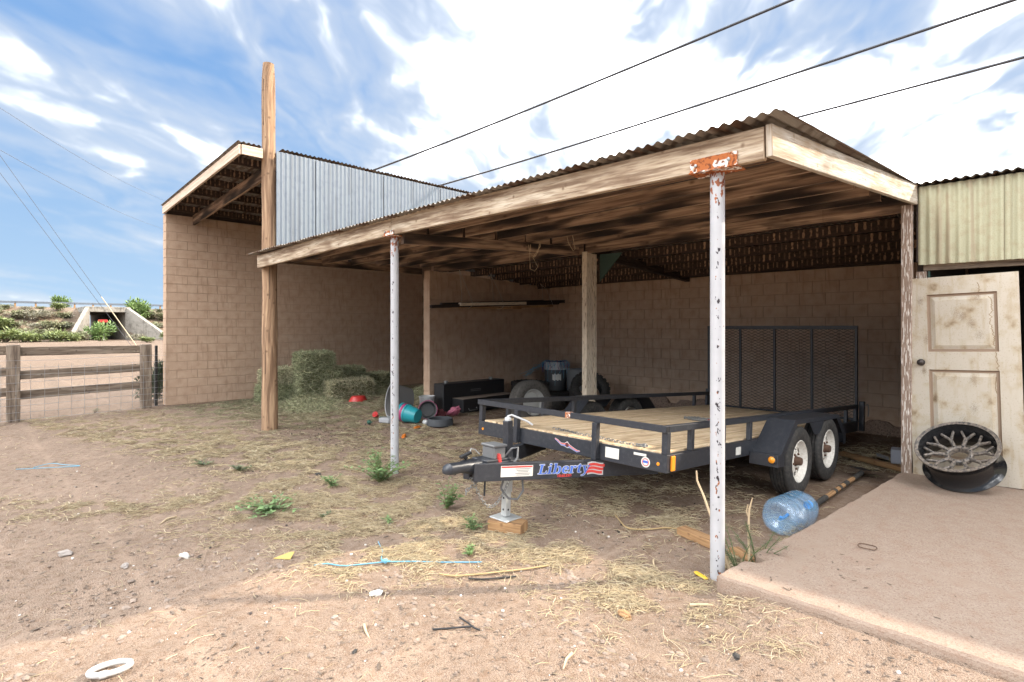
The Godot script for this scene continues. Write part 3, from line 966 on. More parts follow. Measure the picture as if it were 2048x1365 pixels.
func make_open_shed() -> void:
	var o := thing("open_shed", "low open-fronted shed with corrugated roof on white steel pipe posts", "shed", P(-5.2, 0, 6.8))
	var r := RandomNumberGenerator.new()
	r.seed = 5
	# roof sheets
	var n := 13
	var w := 8.08 / n
	for k in n:
		for half in 2:
			var x0 := -9.25 + k * w - 0.02
			var x1 := x0 + w + 0.055
			var d0: float = [3.37, 6.80][half] + r.randf_range(-0.012, 0.012)
			var d1: float = [6.92, 10.45][half]
			var lift := 0.012 + (0.004 if k % 2 else 0.0) + (0.0 if half else 0.010)
			var m := MB.new()
			var xa := x1 if k < n - 1 or half == 0 else -1.02
			var xb := x1 if k < n - 1 else -1.02
			corr(m, P(x0, roofh(x0, d0) + lift, d0), P(xa, roofh(xa, d0) + lift, d0), P(x0, roofh(x0, d1) + lift, d1), P(xb, roofh(xb, d1) + lift, d1), 0.0765, 0.0105, Vector3.UP)
			part(o, "roof_sheet", m, M.old_zinc)
	# front beam of two boards, doubled
	for q in [[-9.17, -5.335, 2.597, 2.685], [-5.33, -1.285, 2.685, 2.670]]:
		var m := MB.new()
		var a := P(q[0], q[2] + 0.1, 3.50)
		var b := P(q[1], q[3] + 0.1, 3.50)
		bar(m, a, b, 0.045, 0.20, Vector3.UP, 0.004, Vector2(r.randf(), r.randf()))
		part(o, "front_beam", m, M.beam)
		m = MB.new()
		bar(m, a + Vector3(0, 0, -0.048), b + Vector3(-0.02, 0, -0.048), 0.04, 0.185, Vector3.UP, 0.004, Vector2(r.randf(), r.randf()))
		part(o, "inner_beam", m, M.sooty)
	# rake board on the right end
	var m := MB.new()
	bar(m, P(-1.255, 2.775, 3.47), P(-1.055, 2.985, 6.86), 0.04, 0.195, Vector3.UP, 0.004, Vector2(0.3, 0.1))
	part(o, "rake_board", m, M.rake)
	# purlins along the shed
	for d in [3.95, 4.5, 5.05, 5.6, 6.15, 6.62, 7.35, 7.95, 8.55, 9.15, 9.75]:
		for seg in [[-9.1, -5.28], [-5.24, -1.30]]:
			m = MB.new()
			var a := P(seg[0], roofh(seg[0], d) - 0.072, d)
			var b := P(seg[1], roofh(seg[1], d) - 0.072, d)
			bar(m, a, b, 0.04, 0.135, Vector3.UP, 0.003, Vector2(r.randf() * 4.0, 0.0 if d > 7 else r.randf()))
			part(o, "purlin", m, M.drip if d > 7 else M.sooty)
	# cross beams: over the pipe, at both ends, and on to the back wall
	for x in [-5.27, -9.12, -1.32]:
		if x > -9.0:
			m = MB.new()
			bar(m, P(x, roofh(x, 3.58) - 0.205, 3.58), P(x, roofh(x, 6.76) - 0.215, 6.76), 0.07, 0.125, Vector3.UP, 0.003, Vector2(r.randf(), r.randf()))
			if x < -2.0: part(o, "rafter", m, M.sooty)
		if x > -9.0 and x < -2.0:
			m = MB.new()
			bar(m, P(x + 0.08, roofh(x, 6.9) - 0.21, 6.98), P(x + 0.08, roofh(x, 10.13) - 0.09, 10.13), 0.09, 0.13, Vector3.UP, 0.003, Vector2(r.randf(), r.randf()))
			part(o, "rafter", m, M.dark_wood)
	# middle beam over the posts
	for seg in [[-8.95, -5.2], [-5.17, -1.07]]:
		m = MB.new()
		bar(m, P(seg[0], roofh(seg[0], 6.87) - 0.165, 6.87), P(seg[1], roofh(seg[1], 6.87) - 0.165, 6.87), 0.09, 0.17, Vector3.UP, 0.004, Vector2(r.randf(), r.randf()))
		part(o, "middle_beam", m, M.sooty)
	# wall plate on the back wall
	m = MB.new()
	bar(m, P(-8.77, 2.64, 10.2), P(-1.05, 2.645, 10.2), 0.14, 0.04, Vector3.UP, 0.003)
	bar(m, P(-8.0, 2.672, 10.24), P(-1.05, 2.715, 10.24), 0.04, 0.10, Vector3.UP, 0.003)
	part(o, "wall_plate", m, M.dark_wood)
	# middle post: a post with two boards nailed along it
	m = MB.new()
	at_box(m, Vector3(-5.215, -0.05, 6.80), Vector3(-5.125, 2.80, 6.92), 0.004)
	var mp := part(o, "wooden_post", m, M.cream)
	m = MB.new()
	at_box(m, Vector3(-5.210, -0.05, 6.923), Vector3(-5.135, 2.78, 6.985), 0.004, Vector2(0.4, 0.3))
	part(mp, "nailed_board", m, M.cream)
	m = MB.new()
	at_box(m, Vector3(-5.210, -0.05, 6.988), Vector3(-5.120, 2.78, 7.05), 0.004, Vector2(0.9, 0.6))
	part(mp, "nailed_board", m, M.cream)
	# dark green gusset behind the middle post
	m = MB.new()
	var g0 := P(-5.10, 2.78, 7.10)
	var g1 := P(-4.72, 2.78, 7.14)
	var g2 := P(-5.10, 2.36, 7.10)
	for k in 2:
		var off := Vector3(0, 0, -0.02 * k)
		m.flat(g0 + off, g1 + off, g2 + off, g2 + off, Vector3(0, 0, 1 - 2 * k))
	for q in [[g0, g1], [g1, g2], [g2, g0]]:
		m.flat(q[0], q[1], q[1] + Vector3(0, 0, -0.02), q[0] + Vector3(0, 0, -0.02), (q[0] + q[1]) / 2 - (g0 + g1 + g2) / 3)
	part(o, "gusset", m, M.dark_green)
	# right post with peeling paint
	m = MB.new()
	at_box(m, Vector3(-1.165, 0.12, 6.80), Vector3(-1.075, 2.885, 6.89), 0.004, Vector2(0.2, 0.5))
	tag(part(o, "wooden_post", m, M.peeled), "weathered post with flaking white paint")
	# pipe posts with their angle brackets
	for q in [[-5.37, 2.682, 0], [-1.61, 2.672, 1]]:
		m = MB.new()
		tube(m, [P(q[0], -0.1, 3.55), P(q[0], 1.0, 3.55), P(q[0], 2.0, 3.55), P(q[0], q[1] - 0.012, 3.55)], 0.046, 28)
		var post := part(o, "pipe_post", m, M.pipe)
		m = MB.new()
		var hw: float = 0.15 if q[2] else 0.09
		at_box(m, Vector3(q[0] - hw, q[1] - 0.012, 3.445), Vector3(q[0] + hw * 1.1, q[1] - 0.002, 3.60), 0.002)
		at_box(m, Vector3(q[0] - hw, q[1] - 0.002, 3.464), Vector3(q[0] + hw * 1.1, q[1] + (0.085 if q[2] else 0.05), 3.474), 0.002)
		part(post, "bracket", m, M.rust)
		for s in [-0.72, 0.75]:
			m = MB.new()
			lathe(m, Transform3D(Basis(Vector3.RIGHT, PI / 2), P(q[0] + s * hw, q[1] + 0.04, 3.464)), [Vector2(0.011, 0), Vector2(0.011, 0.008), Vector2(0.0, 0.010)], 8)
			part(post, "bolt", m, M.steel)

func make_tall_shed() -> void:
	var o := thing("tall_hay_shed", "tall open hay shed with shiny corrugated siding above the low roof", "shed", P(-11.2, 0, 6.7))
	var r := RandomNumberGenerator.new()
	r.seed = 8
	var rh := func(x: float) -> float: return 4.205 + 0.315 * (x + 13.47) / 4.4
	# roof sheets, ridges running down the slope
	for k in 12:
		# the first sheets are cut round the pole
		var d0: float = [3.14, 3.525][k] if k < 2 else 3.805 + (k - 2) * 0.66
		var d1: float = [3.525, 3.805][k] if k < 2 else d0 + 0.70
		var xr: float = [-9.06, -9.275][k] if k < 2 else -9.0
		var lift := 0.012 + 0.004 * (k % 2)
		var m := MB.new()
		corr(m, P(-13.52, rh.call(-13.52) + lift, d0), P(-13.52, rh.call(-13.52) + lift, d1), P(xr, rh.call(xr) + lift, d0), P(xr, rh.call(xr) + lift, d1), 0.0765, 0.0105, Vector3.UP)
		part(o, "roof_sheet", m, M.old_zinc)
	# siding sheets
	for k in 10:
		var d0 := 3.70 + k * 0.663
		var d1 := minf(d0 + 0.70, 10.36)
		var x := -8.965 + 0.004 * (k % 2)
		var m := MB.new()
		var lo := roofh(-8.97, (d0 + d1) / 2) - 0.035
		corr(m, P(x, lo, d0), P(x, lo, d1), P(x, 4.475, d0), P(x, 4.475, d1), 0.0765, 0.0105, Vector3.RIGHT)
		part(o, "siding_sheet", m, M.zinc)
	# fascia
	var m := MB.new()
	bar(m, P(-13.47, 4.115, 3.19), P(-9.09, 4.42, 3.19), 0.04, 0.155, Vector3.UP, 0.003)
	part(o, "rake_board", m, M.fascia)
	m = MB.new()
	bar(m, P(-9.085, 4.42, 3.212), P(-9.085, 4.42, 3.53), 0.035, 0.15, Vector3.UP, 0.003)
	part(o, "eave_board", m, M.fascia)
	m = MB.new()
	bar(m, P(-9.02, 4.43, 3.80), P(-9.02, 4.43, 10.3), 0.06, 0.10, Vector3.UP, 0.003)
	part(o, "eave_girt", m, M.sooty)
	m = MB.new()
	bar(m, P(-9.02, 2.75, 3.80), P(-9.02, 2.75, 6.58), 0.06, 0.12, Vector3.UP, 0.003)
	part(o, "lower_girt", m, M.sooty)
	m = MB.new()
	bar(m, P(-13.515, 4.112, 3.24), P(-13.515, 4.112, 10.3), 0.17, 0.14, Vector3.UP, 0.003)
	part(o, "wall_plate", m, M.dark_wood)
	# rafters across, purlins along
	for d in [3.75, 5.9, 8.1, 10.0]:
		m = MB.new()
		bar(m, P(-13.4, rh.call(-13.4) - 0.245, d), P(-9.06, rh.call(-9.06) - 0.245, d), 0.05, 0.20, Vector3.UP, 0.003, Vector2(r.randf(), r.randf()))
		part(o, "rafter", m, M.sooty)
	for x in [-13.2, -12.5, -11.8, -11.1, -10.4, -9.7]:
		m = MB.new()
		bar(m, P(x, rh.call(x) - 0.072, 3.215), P(x, rh.call(x) - 0.072, 10.3), 0.04, 0.135, Vector3.UP, 0.003, Vector2(r.randf() * 3.0, 0.0))
		part(o, "purlin", m, M.drip)
	# the round pole that stands through the corner
	m = MB.new()
	var pts := []
	var rad := []
	for i in 25:
		var h := -0.2 + 6.13 * i / 24.0
		pts.append(P(-9.14 + 0.014 * sin(h * 0.9) - 0.006 * h, h, 3.665))
		rad.append(0.124 - 0.004 * h + 0.003 * sin(h * 5.0) + (0.0 if i < 24 else -0.012))
	tube(m, pts, rad, 22)
	var pole := thing("wooden_pole", "tall weathered round wooden pole standing at the corner between the two sheds", "pole", P(-9.14, 0, 3.665))
	part(pole, "shaft", m, M.pole)
	for q in [[0.9, 0.3], [2.1, 0.9], [4.9, 0.1]]:                       # drying cracks: narrow dark splits set into the pole
		m = MB.new()
		var a0: float = -PI / 4 + q[1] - 0.5
		var rr: float = 0.1225 - 0.004 * q[0]
		var cx: float = -9.14 + 0.014 * sin(q[0] * 0.9) - 0.006 * q[0]
		bar(m, P(cx + rr * cos(a0), q[0], 3.665 + rr * sin(a0)), P(cx + rr * cos(a0) * 0.99, q[0] + 0.75, 3.665 + rr * sin(a0) * 0.99), 0.006, 0.006, Vector3.RIGHT, 0.0)
		part(pole, "drying_crack", m, M.dark_wood)

func make_neighbour() -> void:
	var o := thing("corrugated_building", "yellow-green corrugated building with a dark doorway on the concrete slab", "building", P(1.2, 0, 8.5))
	# siding over the doorway and to its right
	for k in 7:
		var x0 := -1.03 + k * 0.655
		var m := MB.new()
		var lo := 2.275 if k < 2 else 0.2
		var d := 6.865 - 0.004 * (k % 2)
		corr(m, P(x0, lo, d), P(x0 + 0.70, lo, d), P(x0, 3.06, d), P(x0 + 0.70, 3.06, d), 0.0765, 0.0105, Vector3(0, 0, 1))
		part(o, "siding_sheet", m, M.fibre)
	for k in 7:
		var x0 := -1.13 + k * 0.672
		var m := MB.new()
		var lift := 0.004 * (k % 2)
		corr(m, P(x0, 3.085 + lift, 6.79), P(x0 + 0.71, 3.085 + lift, 6.79), P(x0, 3.19 + lift, 10.45), P(x0 + 0.71, 3.19 + lift, 10.45), 0.0765, 0.0105, Vector3.UP)
		part(o, "roof_sheet", m, M.old_zinc)
	var m := MB.new()
	at_box(m, Vector3(-1.0, 2.22, 6.93), Vector3(0.27, 2.30, 6.98), 0.003)
	part(o, "door_header", m, M.grey_wood)
	m = MB.new()
	at_box(m, Vector3(-1.06, 0.18, 6.93), Vector3(-0.97, 2.215, 7.01), 0.003)
	part(o, "door_jamb", m, M.peeled)
	m = MB.new()
	at_box(m, Vector3(-0.963, 0.18, 6.94), Vector3(-0.945, 2.215, 6.99), 0.002)
	part(o, "door_stop", m, M.dark_green)
	m = MB.new()
	at_box(m, Vector3(0.19, 0.18, 6.93), Vector3(0.27, 2.215, 7.01), 0.003)
	part(o, "door_jamb", m, M.grey_wood)
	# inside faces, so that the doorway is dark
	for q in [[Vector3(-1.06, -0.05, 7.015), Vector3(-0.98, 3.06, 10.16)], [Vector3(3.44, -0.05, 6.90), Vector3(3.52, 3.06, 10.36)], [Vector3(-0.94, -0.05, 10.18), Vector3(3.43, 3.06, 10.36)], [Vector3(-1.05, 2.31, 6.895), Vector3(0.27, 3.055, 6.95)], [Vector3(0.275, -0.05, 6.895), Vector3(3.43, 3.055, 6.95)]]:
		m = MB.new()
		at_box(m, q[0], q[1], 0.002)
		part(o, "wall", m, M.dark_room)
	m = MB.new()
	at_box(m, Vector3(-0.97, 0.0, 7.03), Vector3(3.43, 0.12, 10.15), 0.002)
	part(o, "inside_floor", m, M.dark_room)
	# the loose door
	var t := P(-0.645, 0.180, 6.82)
	var lean := atan2(0.045, 1.93)
	var b := Basis(Vector3(0, 0, 1), deg_to_rad(1.6)) * Basis(Vector3.RIGHT, -lean)
	var dr := thing("panel_door", "stained cream two-panel door leaning loose against the dark doorway", "door", t, "", b)
	var w := 0.835
	var h := 1.97
	var uvq := func(x: float, y: float) -> Vector2: return Vector2((x + w / 2) / w, 1.0 - y / h)
	m = MB.new()
	var hole := [[-0.265, 1.235, 0.265, 1.80], [-0.265, 0.20, 0.265, 1.06]]
	var z1 := 0.019
	var face := func(m2: MB, x0: float, y0: float, x1: float, y1: float, z: float) -> void:
		m2.quad(Vector3(x0, y0, z), Vector3(x1, y0, z), Vector3(x1, y1, z), Vector3(x0, y1, z), Vector3.BACK, uvq.call(x0, y0), uvq.call(x1, y0), uvq.call(x1, y1), uvq.call(x0, y1))
	face.call(m, -w / 2, 0, -0.265, h, z1)
	face.call(m, 0.265, 0, w / 2, h, z1)
	face.call(m, -0.265, 0, 0.265, 0.20, z1)
	face.call(m, -0.265, 1.06, 0.265, 1.235, z1)
	face.call(m, -0.265, 1.80, 0.265, h, z1)
	m.quad(Vector3(-w / 2, 0, -z1), Vector3(w / 2, 0, -z1), Vector3(w / 2, h, -z1), Vector3(-w / 2, h, -z1), Vector3.FORWARD, Vector2(0, 1), Vector2(1, 1), Vector2(1, 0), Vector2(0, 0))
	for q in [[Vector3(-w / 2, 0, 0), Vector3(0, h, 0), Vector3(-1, 0, 0)], [Vector3(w / 2, 0, 0), Vector3(0, h, 0), Vector3(1, 0, 0)], [Vector3(-w / 2, h, 0), Vector3(w, 0, 0), Vector3(0, 1, 0)], [Vector3(-w / 2, 0, 0), Vector3(w, 0, 0), Vector3(0, -1, 0)]]:
		var zz := Vector3(0, 0, z1)
		m.quad(q[0] - zz, q[0] + q[1] - zz, q[0] + q[1] + zz, q[0] + zz, q[2], Vector2(0.01, 0.1), Vector2(0.01, 0.9), Vector2(0.03, 0.9), Vector2(0.03, 0.1))
	part(dr, "leaf", m, M.door)
	for q in hole:
		m = MB.new()
		var mould := MB.new()
		# moulding slopes in, then a raised field
		var steps := [[0.0, z1], [0.010, z1 - 0.016], [0.026, z1 - 0.017], [0.062, z1 - 0.002]]
		for k in 3:
			var e0: float = steps[k][0]; var e1: float = steps[k + 1][0]
			var c0 := [Vector3(q[0] + e0, q[1] + e0, steps[k][1]), Vector3(q[2] - e0, q[1] + e0, steps[k][1]), Vector3(q[2] - e0, q[3] - e0, steps[k][1]), Vector3(q[0] + e0, q[3] - e0, steps[k][1])]
			var c1 := [Vector3(q[0] + e1, q[1] + e1, steps[k + 1][1]), Vector3(q[2] - e1, q[1] + e1, steps[k + 1][1]), Vector3(q[2] - e1, q[3] - e1, steps[k + 1][1]), Vector3(q[0] + e1, q[3] - e1, steps[k + 1][1])]
			for i in 4:
				var j := (i + 1) % 4
				var nn: Vector3 = (c0[j] - c0[i]).cross(c1[i] - c0[i]).normalized()
				if nn.z < 0: nn = -nn
				(mould if k < 2 else m).quad(c0[i], c0[j], c1[j], c1[i], nn, uvq.call(c0[i].x, c0[i].y), uvq.call(c0[j].x, c0[j].y), uvq.call(c1[j].x, c1[j].y), uvq.call(c1[i].x, c1[i].y))
		face.call(m, q[0] + 0.062, q[1] + 0.062, q[2] - 0.062, q[3] - 0.062, z1 - 0.002)
		var pn := part(dr, "panel", m, M.door)
		part(pn, "moulding", mould, M.dirty_mould)
	m = MB.new()
	lathe(m, Transform3D(Basis(Vector3.RIGHT, PI / 2), Vector3(-0.325, 1.13, z1)), [Vector2(0.034, 0), Vector2(0.034, 0.006), Vector2(0.014, 0.010), Vector2(0.013, 0.028), Vector2(0.027, 0.036), Vector2(0.030, 0.050), Vector2(0.022, 0.062), Vector2(0.0, 0.066)], 16)
	part(dr, "knob", m, M.bronze)

# ------------------------------------------------------------------ wheels
func tyre_profile(R: float, W: float, r: float) -> Array:
	var h := W / 2
	var p := [Vector2(r, -h * 0.72), Vector2(r + 0.012, -h * 0.86), Vector2(r + (R - r) * 0.45, -h), Vector2(r + (R - r) * 0.8, -h * 0.94), Vector2(R - 0.008, -h * 0.80), Vector2(R, -h * 0.72)]
	for g in [-0.45, -0.15, 0.15, 0.45]:
		p += [Vector2(R, h * (g - 0.05)), Vector2(R - 0.009, h * (g - 0.035)), Vector2(R - 0.009, h * (g + 0.035)), Vector2(R, h * (g + 0.05))]
	p += [Vector2(R, h * 0.72), Vector2(R - 0.008, h * 0.80), Vector2(r + (R - r) * 0.8, h * 0.94), Vector2(r + (R - r) * 0.45, h), Vector2(r + 0.012, h * 0.86), Vector2(r, h * 0.72)]
	# inner liner
	p += [Vector2(r + 0.012, h * 0.62), Vector2(r + (R - r) * 0.5, h * 0.84), Vector2(R - 0.03, h * 0.6), Vector2(R - 0.03, -h * 0.6), Vector2(r + (R - r) * 0.5, -h * 0.84), Vector2(r + 0.012, -h * 0.62), Vector2(r, -h * 0.72)]
	return p

func tyre(m: MB, xf: Transform3D, R: float, W: float, r: float, sides := 40, lugs := 0) -> void:
	lathe(m, xf, tyre_profile(R, W, r), sides)
	for k in lugs:                                                   # shoulder blocks of an off-road tread
		for s in [-1.0, 1.0]:
			var a: float = TAU * (k + 0.25 * s) / lugs
			var b := Basis(Vector3.UP, -a)
			box(m, xf * Transform3D(b * Basis(Vector3.RIGHT, s * 0.25), b * Vector3(R - 0.004, s * W * 0.33, 0)), Vector3(0.022, W * 0.26, TAU * R / lugs * 0.6), 0.004)

func steel_wheel(parent: Node, xf: Transform3D) -> void:
	# white eight-slot trailer wheel; local +y points outward
	var m := MB.new()
	tyre(m, xf, 0.335, 0.20, 0.195, 48)
	part(parent, "tyre", m, M.rubber)
	m = MB.new()
	lathe(m, xf, [Vector2(0.186, -0.09), Vector2(0.182, -0.02), Vector2(0.172, 0.03), Vector2(0.186, 0.055), Vector2(0.200, 0.075), Vector2(0.205, 0.083), Vector2(0.197, 0.087), Vector2(0.186, 0.07), Vector2(0.170, 0.045), Vector2(0.160, 0.034)], 40)
	# disc with slots: solid rings and spokes between the openings
	var ring := func(mm: MB, r0: float, y0: float, r1: float, y1: float) -> void:
		lathe(mm, xf, [Vector2(r0, y0), Vector2(r1, y1)], 40)
	ring.call(m, 0.160, 0.034, 0.150, 0.030)
	ring.call(m, 0.105, 0.040, 0.055, 0.046)
	for k in 8:
		for q in [[0.26, 0.74]]:
			var steps := 4
			for i in steps:
				var a0: float = TAU / 8.0 * (k + lerpf(q[0], q[1], float(i) / steps))
				var a1: float = TAU / 8.0 * (k + lerpf(q[0], q[1], float(i + 1) / steps))
				var pt := func(rr: float, yy: float, a: float) -> Vector3: return xf * Vector3(rr * cos(a), yy, rr * sin(a))
				m.flat(pt.call(0.150, 0.030, a0), pt.call(0.150, 0.030, a1), pt.call(0.105, 0.040, a1), pt.call(0.105, 0.040, a0), xf.basis.y)
	var rim := part(parent, "rim", m, M.white_rim)
	m = MB.new()
	lathe(m, xf, [Vector2(0.16, -0.02), Vector2(0.0, -0.015)], 24)
	part(rim, "brake_drum", m, M.hub)
	m = MB.new()
	lathe(m, xf, [Vector2(0.058, 0.03), Vector2(0.042, 0.05), Vector2(0.040, 0.085), Vector2(0.034, 0.100), Vector2(0.0, 0.103)], 20)
	part(parent, "hub_cap", m, M.hub)
	for k in 5:
		var a := TAU * k / 5.0
		m = MB.new()
		lathe(m, xf * Transform3D(Basis(), Vector3(0.075 * cos(a), 0.042, 0.075 * sin(a))), [Vector2(0.011, 0), Vector2(0.011, 0.016), Vector2(0, 0.022)], 6)
		part(rim, "lug_nut", m, M.hub)

func link_mesh(len: float, wid: float, r: float) -> Array:
	var p := []
	for k in 6:
		var a := -PI / 2 + PI * k / 5.0
		p.append(Vector3(len / 2 - wid / 2 + cos(a) * wid / 2, 0, sin(a) * wid / 2))
	for k in 6:
		var a := PI / 2 + PI * k / 5.0
		p.append(Vector3(-len / 2 + wid / 2 + cos(a) * wid / 2, 0, sin(a) * wid / 2))
	p.append(p[0])
	return p

func chain(m: MB, path: Array, len := 0.034, wid := 0.02, r := 0.0028) -> void:
	var lk := link_mesh(len, wid, r)
	var left := 0.0
	var k := 0
	for i in path.size() - 1:
		var a: Vector3 = path[i]
		var b: Vector3 = path[i + 1]
		var l := a.distance_to(b)
		var dir := (b - a).normalized()
		var side := dir.cross(Vector3.UP).normalized() if absf(dir.y) < 0.95 else Vector3.RIGHT
		var up := side.cross(dir)
		while left < l:
			var roll := 0.35 if k % 2 else -1.2
			var bs := Basis(dir, (up * cos(roll) + side * sin(roll)), (side * cos(roll) - up * sin(roll)))
			var xf := Transform3D(bs, a + dir * left)
			var q := []
			for p in lk: q.append(xf * p)
			tube(m, q, r, 5, false)
			left += len * 0.74
			k += 1
		left -= l

# ------------------------------------------------------------------ trailer
func L(t: float, u: float, s: float) -> Vector3:
	return Vector3(-t, u, -s)          # t across from the near side, u up, s towards the tail

func make_trailer() -> void:
	var yaw := 0.029
	var pit := 0.063
	var bz := -Vector3(sin(yaw), -sin(pit), -cos(yaw) * cos(pit)).normalized()
	var bx := Vector3(cos(yaw), 0, sin(yaw)).normalized()
	var by := bz.cross(bx).normalized()
	bx = by.cross(bz)
	var o := thing("flatbed_trailer", "black two-axle flatbed utility trailer with wood deck and upright mesh ramp gate", "trailer", P(-2.116, 0.548, 3.794), "", Basis(bx, by, bz))
	var W := 2.19
	var LEN := 4.90
	var m := MB.new()
	# frame channels
	bar(m, L(0, 0.068, 0.03), L(W, 0.068, 0.03), 0.055, 0.136)
	part(o, "front_channel", m, M.black)
	for t in [0.028, W - 0.028]:
		m = MB.new()
		bar(m, L(t, 0.068, 0.06), L(t, 0.068, LEN), 0.055, 0.134)
		part(o, "side_channel", m, M.black)
	m = MB.new()
	bar(m, L(0.06, 0.068, LEN - 0.03), L(W - 0.06, 0.068, LEN - 0.03), 0.05, 0.13)
	part(o, "rear_channel", m, M.black)
	for k in 7:
		m = MB.new()
		var s := 0.55 + k * 0.62
		bar(m, L(0.06, 0.07, s), L(W - 0.06, 0.07, s), 0.04, 0.076)
		part(o, "crossmember", m, M.black)
	# deck planks, lengthwise, a little uneven
	var r := RandomNumberGenerator.new()
	r.seed = 44
	var n := 11
	var pw := (W - 0.13) / n
	for k in n:
		m = MB.new()
		var t := 0.065 + (k + 0.5) * pw
		bar(m, L(t, 0.129 + r.randf_range(-0.002, 0.003), 0.012 + r.randf_range(0, 0.03)), L(t, 0.129, LEN - 0.07), pw - r.randf_range(0.008, 0.015), 0.038, Vector3.UP, 0.004, Vector2(r.randf() * 2, r.randf()))
		part(o, "deck_plank", m, M.deck)
	# posts and top rail
	var ht := 0.355
	for t in [0.026, 0.655, 1.595, W - 0.026]:
		m = MB.new()
		bar(m, L(t, 0.0 if t > 0.1 and t < 2.0 else 0.137, -0.026 if t > 0.1 and t < 2.0 else 0.026), L(t, ht - 0.05, -0.026 if t > 0.1 and t < 2.0 else 0.026), 0.05, 0.05, Vector3.RIGHT)
		part(o, "rail_post", m, M.black)
	for s in [0.40, 0.955, 1.50, 4.45, 4.87]:
		for t in [0.026, W - 0.026]:
			m = MB.new()
			bar(m, L(t, 0.137, s), L(t, ht - 0.05, s), 0.05, 0.04, Vector3.RIGHT)
			part(o, "rail_post", m, M.black)
	m = MB.new()
	bar(m, L(-0.0, ht - 0.025, 0.0), L(W, ht - 0.025, 0.0), 0.05, 0.05)
	var fr := part(o, "top_rail", m, M.black)
	m = MB.new()
	bar(m, L(-0.0012, ht - 0.025, 0.0), L(0.004, ht - 0.025, 0.0), 0.038, 0.038, Vector3.UP, 0)
	part(fr, "open_tube_end", m, M.black_plain)
	m = MB.new()
	bar(m, L(0.94, ht - 0.025, 0.0), L(1.0, ht - 0.025, 0.0), 0.053, 0.053)
	part(fr, "rusty_patch", m, M.rust)
	for t in [0.026, W - 0.026]:
		m = MB.new()
		bar(m, L(t, ht - 0.025, 0.028), L(t, ht - 0.025, LEN + 0.02), 0.05, 0.05)
		part(o, "top_rail", m, M.black)
	# tongue
	for q in [[1.06, 0.42], [1.14, W - 0.42]]:
		m = MB.new()
		bar(m, L(q[0], -0.072, -1.0), L(q[1], -0.072, 0.55), 0.055, 0.135)
		part(o, "tongue_beam", m, M.black)
	m = MB.new()
	bar(m, L(1.1, -0.010, -0.93), L(1.1, -0.010, -0.55), 0.20, 0.012)
	part(o, "tongue_plate", m, M.black)
	# coupler: a hollow nose over a tapering body
	m = MB.new()
	var secs := [[-0.76, 0.150, -0.120, 0.000], [-0.86, 0.140, -0.118, 0.010], [-0.96, 0.115, -0.105, 0.022], [-1.05, 0.085, -0.080, 0.022], [-1.11, 0.080, -0.070, 0.010], [-1.16, 0.098, -0.072, 0.010], [-1.205, 0.100, -0.072, 0.008], [-1.235, 0.080, -0.068, -0.004], [-1.252, 0.040, -0.060, -0.024], [-1.257, 0.004, -0.048, -0.040]]
	var rg := []
	for q in secs:
		var row := []
		for k in 17:
			var a := TAU * k / 16.0
			var cx := signf(cos(a)) * pow(absf(cos(a)), 0.7)
			var cy := signf(sin(a)) * pow(absf(sin(a)), 0.7)
			row.append(L(1.1 - cx * q[1] / 2, (q[2] + q[3]) / 2 + cy * (q[3] - q[2]) / 2, q[0]))
		rg.append(row)
	for i in rg.size() - 1:
		for k in 16:
			var q4 := [rg[i][k], rg[i][k + 1], rg[i + 1][k + 1], rg[i + 1][k]]
			var nn := []
			for w in 4:
				var se: Array = secs[i] if w < 2 else secs[i + 1]
				nn.append(((q4[w] as Vector3) - L(1.1, (se[2] + se[3]) / 2, se[0]) + Vector3(0, 0, 0.0 if i < 6 else 0.05)).normalized())
			m.tri(q4[0], q4[1], q4[2], nn[0], nn[1], nn[2], Vector2.ZERO, Vector2.ONE, Vector2.ONE)
			m.tri(q4[0], q4[2], q4[3], nn[0], nn[2], nn[3], Vector2.ZERO, Vector2.ONE, Vector2.ONE)
	var cp := part(o, "coupler", m, M.black)
	m = MB.new()
	bar(m, L(1.1, 0.045, -1.10), L(1.1, 0.075, -1.00), 0.035, 0.018)
	bar(m, L(1.1, 0.03, -1.06), L(1.1, 0.05, -1.04), 0.02, 0.03)
	part(cp, "latch", m, M.black_plain)
	m = MB.new()
	tube(m, [L(1.1, 0.055, -1.02), L(1.12, 0.10, -0.98), L(1.13, 0.085, -0.93), L(1.11, 0.05, -0.90)], 0.004, 6)
	part(cp, "safety_pin", m, M.galv)
	# breakaway battery box
	m = MB.new()
	box(m, Transform3D(Basis(), L(1.1, 0.058, -0.76)), Vector3(0.15, 0.10, 0.13), 0.012)
	var bb := part(o, "battery_box", m, M.grey_plastic)
	m = MB.new()
	box(m, Transform3D(Basis(), L(1.1, 0.114, -0.76)), Vector3(0.165, 0.020, 0.145), 0.006)
	part(bb, "lid", m, M.grey_plastic)
	m = MB.new()
	box(m, Transform3D(Basis(), L(1.1, 0.006, -0.78)), Vector3(0.18, 0.018, 0.26), 0.004)
	part(bb, "tray", m, M.black)
	# jack
	m = MB.new()
	bar(m, L(1.1, -0.02, -0.60), L(1.1, 0.30, -0.62), 0.064, 0.064, Vector3.RIGHT, 0.006)
	var jk := part(o, "jack", m, M.black)
	var foot := (o.transform.affine_inverse() * P(-3.250, 0.094, 3.215))
	m = MB.new()
	bar(m, L(1.1, -0.02, -0.60), foot + Vector3(0, 0.012, 0), 0.058, 0.058, Vector3.RIGHT, 0.005)
	var leg := part(jk, "leg", m, M.galv)
	m = MB.new()
	bar(m, L(1.1, -0.02, -0.60), L(1.1, -0.02, -0.60).lerp(foot, 0.56), 0.070, 0.070, Vector3.RIGHT, 0.005)
	part(jk, "outer_tube", m, M.galv)
	m = MB.new()
	var gb := o.transform.basis.inverse()
